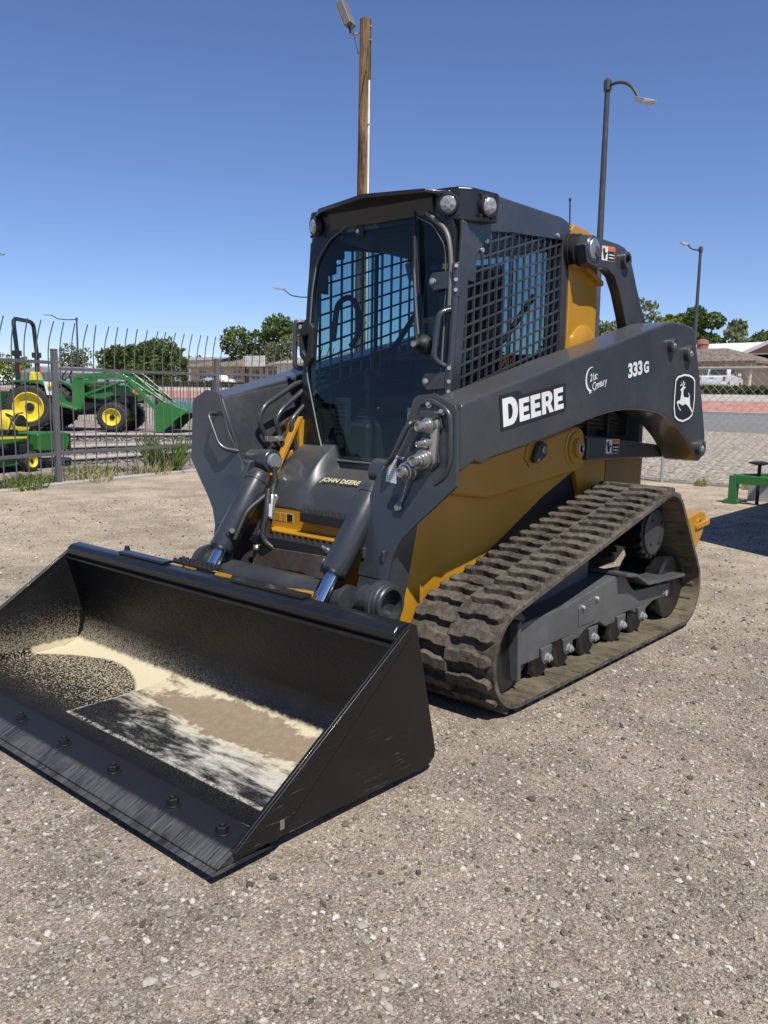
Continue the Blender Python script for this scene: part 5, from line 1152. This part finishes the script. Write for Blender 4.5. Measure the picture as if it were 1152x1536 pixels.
tube('steering_column', [(.66, 0, .9), (.56, 0, 1.20)], .03, FLATBLACK, T, 8)
MB().tube([(.50+.19*.35*math.cos(a), .19*math.sin(a), 1.23+.19*.6*math.cos(a)) for a in [2*math.pi*i/18 for i in range(19)]], .014, 6).build('steering_wheel', FLATBLACK, T)
ts = prism('tractor_seat', [(-.20, .98), (.25, .98), (.25, 1.06), (-.06, 1.08), (-.12, 1.28), (-.20, 1.28), (-.24, 1.0)], 'y', -.20, .20, BYEL, T, .04, 3)
box('seat_pad', -.02, .20, -.20, .20, 1.06, 1.10, FLATBLACK, ts, .02)
prism('operator_deck', [(-.2, .74), (.95, .46), (.95, .50), (-.2, .95)], 'y', -.42, .42, GREEN, T, .01)
bk = MB().prism([(2.50, .40), (2.56, .62), (2.78, .66), (3.18, .50), (3.22, .44), (3.12, .42), (2.80, .52), (2.62, .36), (2.66, .16), (2.62, .03), (2.54, .03)], 'y', -.72, .72).build('loader_bucket', GREEN, T, .008)
for s in (-1, 1): prism('bucket_side', [(2.50, .40), (2.56, .62), (2.78, .66), (3.20, .48), (2.95, .30), (2.68, .02), (2.54, .02)], 'y', s*.72, s*.735, GREEN, bk, .004)
decal('paper_tag', [(.40, -.853, .78), (.60, -.853, .78), (.56, -.853, 1.06), (.34, -.853, 1.06)], WHITE, T)
wl = MB().lathe((.48, -.86, .98), (0, -1, 0), [(0, .05), (.03, .05), (.05, .03)], 14).build('side_lamp', BYEL, T)
box('rear_implement', -1.35, -.75, -.7, .7, .35, .85, GREEN, T, .02); box('hitch_frame', -.75, -.35, -.3, .3, .35, .55, FLATBLACK, T, .02)

# ------------------------------------------------------------------ lawn mower
Mw = thing('lawn_mower', 'green and yellow riding mower with yellow seat behind the picket fence', 'mower', (-1.55, -10.15, .006), math.atan2(-.28, -.96))
for s in (-1, 1):
    wheel(Mw, 0, s*.42, .26, .22, .15, s, lugs=16); wheel(Mw, 1.12, s*.40, .165, .13, .095, s, lugs=14)
    prism('mower_fender', [(-.45, .46), (-.2, .62), (.35, .60), (.98, .56), (1.02, .50), (.50, .44), (.2, .42), (-.4, .40)], 'y', s*.28, s*.50, GREEN, Mw, .03)
    decal('fender_stripe', [(.30, s*.503, .535), (1.00, s*.503, .535), (1.00, s*.503, .565), (.30, s*.503, .575)], BYEL, Mw)
prism('mower_deck', [(.25, .10), (.25, .26), (.90, .26), (.98, .18), (.98, .10)], 'y', -.34, .34, GREEN, Mw, .03)
sm = MB()
prism('mower_seat', [(.92, .60), (1.32, .62), (1.34, .70), (1.06, .72), (1.02, .80), (1.08, .88), (1.24, .90), (1.22, .96), (1.04, .94), (.93, .84), (.90, .66)], 'y', -.20, .20, BYEL, Mw, .05, 3)
prism('seat_pad', [(1.06, .71), (1.30, .69), (1.32, .74), (1.22, .88), (1.10, .88), (1.03, .80)], 'y', -.21, .21, FLATBLACK, Mw, .03)
prism('mower_hood', [(1.38, .30), (1.38, .58), (1.60, .60), (2.02, .58), (2.08, .45), (2.00, .28)], 'y', -.30, .30, GREEN, Mw, .03)
box('mower_frame', -.2, 1.9, -.20, .20, .20, .42, FLATBLACK, Mw, .02); box('mower_console', .85, 1.05, -.26, .26, .45, .66, FLATBLACK, Mw, .02)
box('mower_guard', 2.05, 2.11, -.28, .28, .30, .56, FLATBLACK, Mw, .015); prism('mower_cowl', [(.0, .58), (.30, .66), (.42, .60), (.30, .55)], 'y', -.25, .25, BYEL, Mw, .02)
tube('mower_lever', [(.80, -.30, .60), (.92, -.30, .86), (.96, -.10, .90)], .014, FLATBLACK, Mw, 8, .04)

# ------------------------------------------------------------------ poles and lamps
up_ = thing('utility_pole', 'tall weathered wooden pole behind the loader cab with a floodlight on top', 'pole', (-12, -11.55, .02))
MB().tube([(0, 0, -.2), (0, 0, 4), (.0, .02, 9.98)], [.185, .165, .135], 20).build('wooden_post', WOOD, up_)
cyl('white_conduit', (.02, .185, .0), (.015, .165, 8.6), .028, WHITE, up_, 10)
for z in (3.0, 5.4, 7.6): box('conduit_strap', -.03, .06, .13, .20, z, z+.03, GALV, up_, .003)
tube('service_cable', [(.10, .13, 8.8), (.13, .10, 8.55), (.14, .04, 8.3), (.14, -.02, 8.0)], .012, FLATBLACK, up_, 6, .1)
tube('mast_arm', [(.0, -.10, 9.70), (.0, -.32, 9.74), (.0, -.46, 9.76)], .032, GALV, up_, 10)
fl = V((0, -.62, 10.25))
bx_ = MB().box(-.16, .16, -.09, .09, -.30, .30).build('floodlight', paint('bronze_housing', (0.17, 0.155, 0.14), .5, 0, .1), up_, .02); bx_.location = fl; bx_.rotation_euler = (rad(24), 0, rad(14))
o = box('flood_lens', -.15, .15, -.115, -.088, -.27, .27, LENS, bx_, .01)
tube('flood_yoke', [(0, -.46, 9.76), (0, -.50, 9.92), (0, -.55, 10.02)], .025, FLATBLACK, up_, 8)
tube('flood_cable', [(.03, -.50, 10.0), (.05, -.38, 9.98), (.05, -.28, 9.60), (.05, -.16, 9.25)], .012, FLATBLACK, up_, 6, .12)
for z in (9.5, 9.8): cyl('pole_bolt', (0, .12, z), (0, .20, z), .016, GALV, up_, 8)
def street_lamp(lab, x, y, h, ax, ay, drop=.45, r=.085, name='street_lamp', grp=None):
    t = thing(name, lab, 'street lamp', (x, y, gz(x)), 0, grp)
    MB().tube([(0, 0, -.05), (0, 0, h*.5), (0, 0, h)], [r*1.25, r, r*.72], 12).build('lamp_post', LAMPM, t)
    MB().lathe((0, 0, h-.10), (0, 0, 1), [(0, r*1.15), (.22, r*1.1), (.28, r*.4)], 12).build('post_cap', LAMPM, t)
    cyl('post_base', (0, 0, 0), (0, 0, .35), r*2.0, LAMPM, t, 16, .02)
    tube('lamp_arm', [(0, 0, h), (ax*.35, ay*.35, h+.02), (ax*.7, ay*.7, h-drop*.30), (ax*.92, ay*.92, h-drop)], r*.45, LAMPM, t, 8, .3)
    d = V((ax, ay, -drop*.7)).normalized(); c = V((ax*.90, ay*.90, h-drop)); u = V((0, 0, 1)); sd = d.cross(u).normalized(); w = d.cross(sd)
    l = abs(V((ax, ay)).length)*.30+.22
    pts = [c+sd*a*.12-w*b for a, b in ((-1, .02), (1, .02), (1, -.09), (-1, -.09))]+[c+d*l*.6+sd*a*.17-w*b for a, b in ((-1, .0), (1, .0), (1, -.10), (-1, -.10))]+[c+d*l+sd*a*.06-w*b for a, b in ((-1, .0), (1, .0), (1, -.03), (-1, -.03))]
    MB().add(pts, [(0, 1, 2, 3), (8, 11, 10, 9)]+[(k+i, k+(i+1) % 4, k+4+(i+1) % 4, k+4+i) for k in (0, 4) for i in range(4)]).build('lamp_head', GALV, t, .01)
    return t
street_lamp('tall dark street lamp with pale head rising behind the loader tower', -16, -7.30, 8.65, .15, .95, .48)
street_lamp('dark street lamp by the road in front of the houses', -38, -13.3, 7.95, .2, -.62, -.30, .09)
street_lamp('thin street lamp beyond the tractor', -38, -71.8, 7.2, .5, -4.2, -.55, .10)
street_lamp('thin street lamp behind the loader cab', -38, -40.2, 7.35, .5, -2.6, -.65, .09)
street_lamp('thin street lamp seen at the far end of the road', -38, -88.6, 14.6, .5, 3.4, .3, .10)

# ------------------------------------------------------------------ green implement and unseen shadow caster, right
Im = thing('box_scraper', 'green steel scraper frame with black screw jack on the gravel', 'implement', (-7.42, -.83, 0), rad(-158)+math.pi)
for (x, y) in ((0, 0), (-1.15, 0)):
    pass
Im.rotation_euler.z = 0.0
fy = lambda a: a
box('upright', -.05, .05, -.05, .05, .0, .36, GREEN, Im, .008); box('foot', -.10, .10, -.08, .08, .0, .06, GREEN, Im, .006)
box('front_beam', -.05, .05, .05, 1.6, .255, .365, GREEN, Im, .008)
MB().add([(-.04, -.03, .33), (.04, .03, .33), (-1.15, .78, .33), (-1.23, .72, .33), (-.04, -.03, .375), (.04, .03, .375), (-1.15, .78, .375), (-1.23, .72, .375)], [(3, 2, 1, 0), (4, 5, 6, 7), (0, 1, 5, 4), (1, 2, 6, 5), (2, 3, 7, 6), (3, 0, 4, 7)]).build('diagonal_beam', GREEN, Im, .006)
cyl('screw_jack', (-.12, .26, .0), (-.12, .26, .52), .022, FLATBLACK, Im, 12); MB().lathe((-.12, .26, .50), (0, 0, 1), [(0, .05), (.02, .13), (.035, .13), (.05, .03)], 20).build('jack_handle', FLATBLACK, Im)
box('blade', -.55, -.50, .02, 1.55, .0, .22, GALV, Im, .006); box('rear_beam', -1.2, -1.1, .7, 1.6, .26, .36, GREEN, Im, .006)
Ct = thing('shadow_caster', 'unseen blue grey container shape added to cast the shadow at right', 'container', (-3.85, .98, 0))  # guessed object out of view, added for the shadow it throws on the gravel
m = MB(); n = 56
for fy_, sg in ((0.0, 1), (2.44, -1)):
    top = []
    for i in range(n):
        x0, x1 = -6.06*i/n, -6.06*(i+1)/n; d = (0, .03)[(i//2) % 2]*sg; d2 = (0, .03)[((i+1)//2) % 2]*sg
        m.quad((x0, fy_+d, .15), (x1, fy_+d2, .15), (x1, fy_+d2, 2.5), (x0, fy_+d, 2.5))
m.quad((0, 0, .15), (0, 2.44, .15), (0, 2.44, 2.5), (0, 0, 2.5)).quad((-6.06, 0, .15), (-6.06, 2.44, .15), (-6.06, 2.44, 2.5), (-6.06, 0, 2.5)).quad((0, 0, 2.5), (-6.06, 0, 2.5), (-6.06, 2.44, 2.5), (0, 2.44, 2.5))
m.build('caster_wall', CONT, Ct, smooth=0)
for x in (0, -6.06):
    for y in (0, 2.44): box('corner_post', x-.09, x+.09, y-.09, y+.09, 0, 2.59, CONT, Ct, .01)
for y in (0, 2.44):
    for z in (.0, 2.45): box('side_rail', -5.97, -.09, y-.06, y+.06, z, z+.14, CONT, Ct, .01)
for x in (0, -6.06):
    for z in (.0, 2.45): box('end_rail', x-.06, x+.06, .09, 2.35, z, z+.14, CONT, Ct, .01)
for y in (.7, 1.1, 1.35, 1.75): cyl('lock_rod', (.05, y, .15), (.05, y, 2.45), .02, GALV, Ct, 10)

# ------------------------------------------------------------------ houses across the road
def hip_roof(name, x0, x1, y0, y1, z0, z1, inset, mat, parent, ov=.5):
    X0, X1, Y0, Y1 = x0-ov, x1+ov, y0-ov, y1+ov; xm = (X0+X1)/2
    return MB().add([(X0, Y0, z0), (X1, Y0, z0), (X1, Y1, z0), (X0, Y1, z0), (xm, Y0+inset, z1), (xm, Y1-inset, z1), (X0, Y0, z0-.18), (X1, Y0, z0-.18), (X1, Y1, z0-.18), (X0, Y1, z0-.18)],
        [(0, 4, 1), (1, 4, 5, 2), (2, 5, 3), (3, 5, 4, 0), (0, 1, 7, 6), (1, 2, 8, 7), (2, 3, 9, 8), (3, 0, 6, 9), (6, 7, 8, 9)]).build(name, mat, parent, smooth=0)
def window(par, x, y0, y1, z0, z1, nm='window'):
    w = box(nm, x-.02, x+.03, y0, y1, z0, z1, WINM, par, 0)
    for a, b, c, d in ((y0-.06, y0, z0-.06, z1+.06), (y1, y1+.06, z0-.06, z1+.06), (y0, y1, z0-.06, z0), (y0, y1, z1, z1+.06)): box('window_frame', x-.02, x+.06, a, b, c, d, STUCCOW, w, 0)
    box('window_bar', x+.03, x+.05, (y0+y1)/2-.03, (y0+y1)/2+.03, z0, z1, STUCCOW, w, 0)
g0 = gz(-72)
H1 = thing('house', 'tan single storey house with brown shingled hip roof behind the pickup', 'house', (-72, -28, g0))
box('wall', -9, -1.2, -8, 5.8, 0, 2.75, STUCCO, H1, 0); hip_roof('roof', -9, 0, -8, 6.6, 2.75, 4.1, 4.2, SHING, H1, .5)
for y in (-6.5, -3.8, -1.1, 1.6, 4.3, 6.4): box('porch_post', -.35, -.20, y, y+.15, 0, 2.72, STUCCOW, H1, 0)
box('porch_beam', -.42, -.14, -8, 6.9, 2.45, 2.70, STUCCO, H1, 0)
for y in (-6.8, -3.6, 2.4): window(H1, -1.2, y, y+1.6, .9, 2.2)
d_ = box('door', -1.22, -1.15, .2, 1.15, 0, 2.1, TRIMB, H1, 0); box('door_handle', -1.15, -1.10, 1.0, 1.06, 1.0, 1.08, GALV, d_, 0)
box('low_wall', -.2, .1, -8, 1.0, 0, .9, STUCCO, H1, .02)
H2 = thing('house', 'white roofed house with dark solar panels and a brown gable', 'house', (-92, -27, gz(-92)))
box('wall', -8, 0, -12, 12, 0, 3.2, STUCCOW, H2, 0)
MB().add([(.9, -12.5, 3.2), (.9, 12.5, 3.2), (-4, 12.5, 5.85), (-4, -12.5, 5.6), (-9, -12.5, 3.2), (-9, 12.5, 3.2), (.9, -12.5, 3.0), (.9, 12.5, 3.0)], [(0, 1, 2, 3), (3, 2, 5, 4), (0, 6, 7, 1), (0, 3, 4), (1, 5, 2)]).build('roof', SHW, H2, smooth=0)
gb = MB().add([(1.1, -2.2, 4.15), (1.1, 6.0, 4.15), (1.1, 1.9, 5.95), (-4, -2.2, 4.15), (-4, 6.0, 4.15), (-4, 1.9, 5.95)], [(0, 1, 2), (0, 2, 5, 3), (1, 4, 5, 2), (0, 3, 4, 1)]).build('gable', SHW, H2, smooth=0)
MB().add([(1.12, -1.0, 4.25), (1.12, 4.8, 4.25), (1.12, 1.9, 5.55)], [(0, 1, 2)]).build('gable_panel', TRIMB, H2, smooth=0)
box('wing', .9, 7, 3.5, 12, 0, 3.0, TRIMB, H2, 0)
for i in range(7): MB().add([(.55, -2.3+i*2.05, 3.52), (.55, -.35+i*2.05, 3.52), (-1.15, -.35+i*2.05, 4.42), (-1.15, -2.3+i*2.05, 4.42)], [(0, 1, 2, 3)]).build('solar_panel', SOLAR, H2, smooth=0)
box('fascia', .88, .98, -4, 12.5, 2.9, 3.22, STUCCOW, H2, 0)
for y in (-10, -6, 6.5): window(H2, (.9 if y > 3 else 0)+(6.1 if y > 3 else 0), y, y+1.7, .9, 2.3)
c_ = MB().lathe((-2.5, -7.2, 4.6), (0, 0, 1), [(0, .65), (.9, .65), (.95, .75), (1.35, .60), (1.55, .2)], 16).build('roof_vent', BRICKR, H2); cyl('vent_pipe', (-2.5, -9.2, 4.3), (-2.5, -9.2, 6.2), .16, GALV, H2, 10)
# left buildings
H3 = thing('building', 'tan building with brown hip roof across the road', 'building', (-64, -80, gz(-64)))
box('wall', -8, 0, -10, 8.5, 0, 2.5, STUCCO, H3, 0); hip_roof('roof', -8, 0, -10, 8.5, 2.5, 3.9, 4.5, SHING, H3, .7)
for y in (-8, -4.5, -1, 2.5, 5.5): window(H3, 0, y, y+1.5, .9, 2.0)
box('door', -.02, .05, .9, 1.9, 0, 2.1, TRIMB, H3, 0)
H4 = thing('building', 'long building with pale grey shingled roof seen beside the cab', 'building', (-60, -55, gz(-60)))
box('wall', -10, 0, -13.5, 16, 0, 2.6, STUCCOW, H4, 0); hip_roof('roof', -10, 0, -13.5, 16, 2.6, 4.2, 9.5, SHINGG, H4, .7)
for y in (-11, -7, -3, 1, 5, 9): window(H4, 0, y, y+1.6, .9, 2.1)
H5 = thing('building', 'low pale building far behind the two round trees', 'building', (-80, -112, gz(-80)))
box('wall', -8, 0, -13, 14, 0, 4.2, STUCCOW, H5, 0); box('parapet', -8.2, .2, -13.2, 14.2, 4.2, 4.6, STUCCOW, H5, 0)
for y in (-9, -4, 1, 6, 10): window(H5, 0, y, y+2, 1.0, 2.6)
Sg = thing('sign_board', 'pale two-panel sign board on posts in front of the round tree', 'sign', (-60, -72.4, gz(-60)))
for i in range(2): box('sign_panel', -.06, .06, -1.85, 1.85, 2.3+i*.62, 2.88+i*.62, SIGNW, Sg, .01)
for y in (-1.6, 1.6): box('sign_post', -.16, -.06, y-.08, y+.08, 0, 3.6, FLATBLACK, Sg, .01)
Sh = thing('shed', 'grey corrugated metal shed behind the tractor rear wheel', 'shed', (-22, -47.5, gz(-22)))
sm = MB()
for i in range(24): sm.box(-.02, .03 if i % 2 else 0, -3.2+i*.25, -2.95+i*.25, 0, 2.1)
sm.build('corrugated_wall', GALV, Sh, smooth=0); prism('roof', [(-3.2, 2.1), (3.0, 2.1), (.0, 2.5)], 'x', -4, .2, GALV, Sh, 0); box('wall', -4, -.05, -3.2, 2.8, 0, 2.1, GALV, Sh, 0)

# ------------------------------------------------------------------ vehicles
def car_wheel(p, x, y, r, w, s):
    o = MB().lathe((x, y-w/2, r), (0, 1, 0), [(0, r*.6), (0, r*.92), (w*.1, r), (w*.9, r), (w, r*.92), (w, r*.6)], 24, False).build('wheel', TYRE, p)
    MB().lathe((x, y+s*w*.30, r), (0, s, 0), [(0, r*.62), (w*.16, r*.60), (w*.18, r*.2)], 18).build('rim', GALV, o)
Pk = thing('pickup_truck', 'white pickup truck parked in front of the tan house', 'pickup truck', (-62, -20.35, gz(-62)+.02), rad(186))
bd = MB().prism([(-2.8, .55), (-2.8, 1.12), (-2.7, 1.18), (-.75, 1.20), (2.2, 1.14), (2.75, 1.02), (2.85, .60), (2.5, .42), (-2.5, .42)], 'y', -.97, .97).build('body', CARW, Pk, .05, 3)
prism('cabin', [(-.95, 1.16), (-.80, 1.80), (-.55, 1.88), (.65, 1.86), (1.45, 1.16)], 'y', -.82, .82, CARW, Pk, .08, 3)
prism('rear_glass', [(-.62, 1.28), (.62, 1.28), (.56, 1.76), (-.56, 1.76)], 'x', -1.02, -.86, WINM, Pk, .02)
for s in (-1, 1):
    prism('side_glass', [(-.70, 1.26), (-.62, 1.74), (.55, 1.74), (1.10, 1.26)], 'y', s*.80, s*.835, WINM, Pk, .02)
    box('tail_lamp', -2.83, -2.76, s*.88-.09, s*.88+.09, .82, 1.12, REDL, Pk, .01); box('mirror', 1.0, 1.12, s*.98, s*1.18, 1.22, 1.42, CARW, Pk, .02)
    for x in (-1.75, 1.85): car_wheel(Pk, x, s*.86, .40, .27, s)
box('tailgate', -2.82, -2.79, -.74, .74, .66, 1.10, CARW, Pk, .015); box('tailgate_handle', -2.84, -2.81, -.12, .12, .98, 1.03, FLATBLACK, Pk, .005)
box('rear_bumper', -2.95, -2.78, -.93, .93, .44, .60, GALV, Pk, .03); box('number_plate', -2.965, -2.955, -.16, .16, .50, .58, CREAM, Pk, 0)
def sedan(lab, x, y, rz, mat, grp=None):
    c = thing('car', lab, 'car', (x, y, gz(x)+.02), rz)
    MB().prism([(-2.3, .35), (-2.35, .75), (-2.1, .92), (-.9, .98), (1.0, .95), (2.1, .78), (2.3, .55), (2.2, .30)], 'y', -.88, .88).build('body', mat, c, .06, 3)
    prism('cabin', [(-1.75, .92), (-1.15, 1.42), (-.5, 1.50), (.35, 1.46), (1.15, .93)], 'y', -.72, .72, mat, c, .08, 3)
    for s in (-1, 1):
        prism('side_glass', [(-1.45, .98), (-1.08, 1.36), (.28, 1.38), (.90, .98)], 'y', s*.70, s*.735, WINM, c, .01)
        for xx in (-1.4, 1.4): car_wheel(c, xx, s*.80, .33, .22, s)
        box('headlamp', 2.1, 2.28, s*.65-.15, s*.65+.15, .60, .72, LENS, c, .02); box('tail_lamp', -2.34, -2.25, s*.65-.15, s*.65+.15, .68, .80, REDL, c, .02)
    box('rear_glass', -1.60, -1.30, -.60, .60, 1.0, 1.30, WINM, c, .02); return c
sedan('white car parked in front of the tan building', -57, -75.0, rad(80), CARW)
sedan('dark car parked beside the white pickup', -63, -23.6, rad(176), CARD)
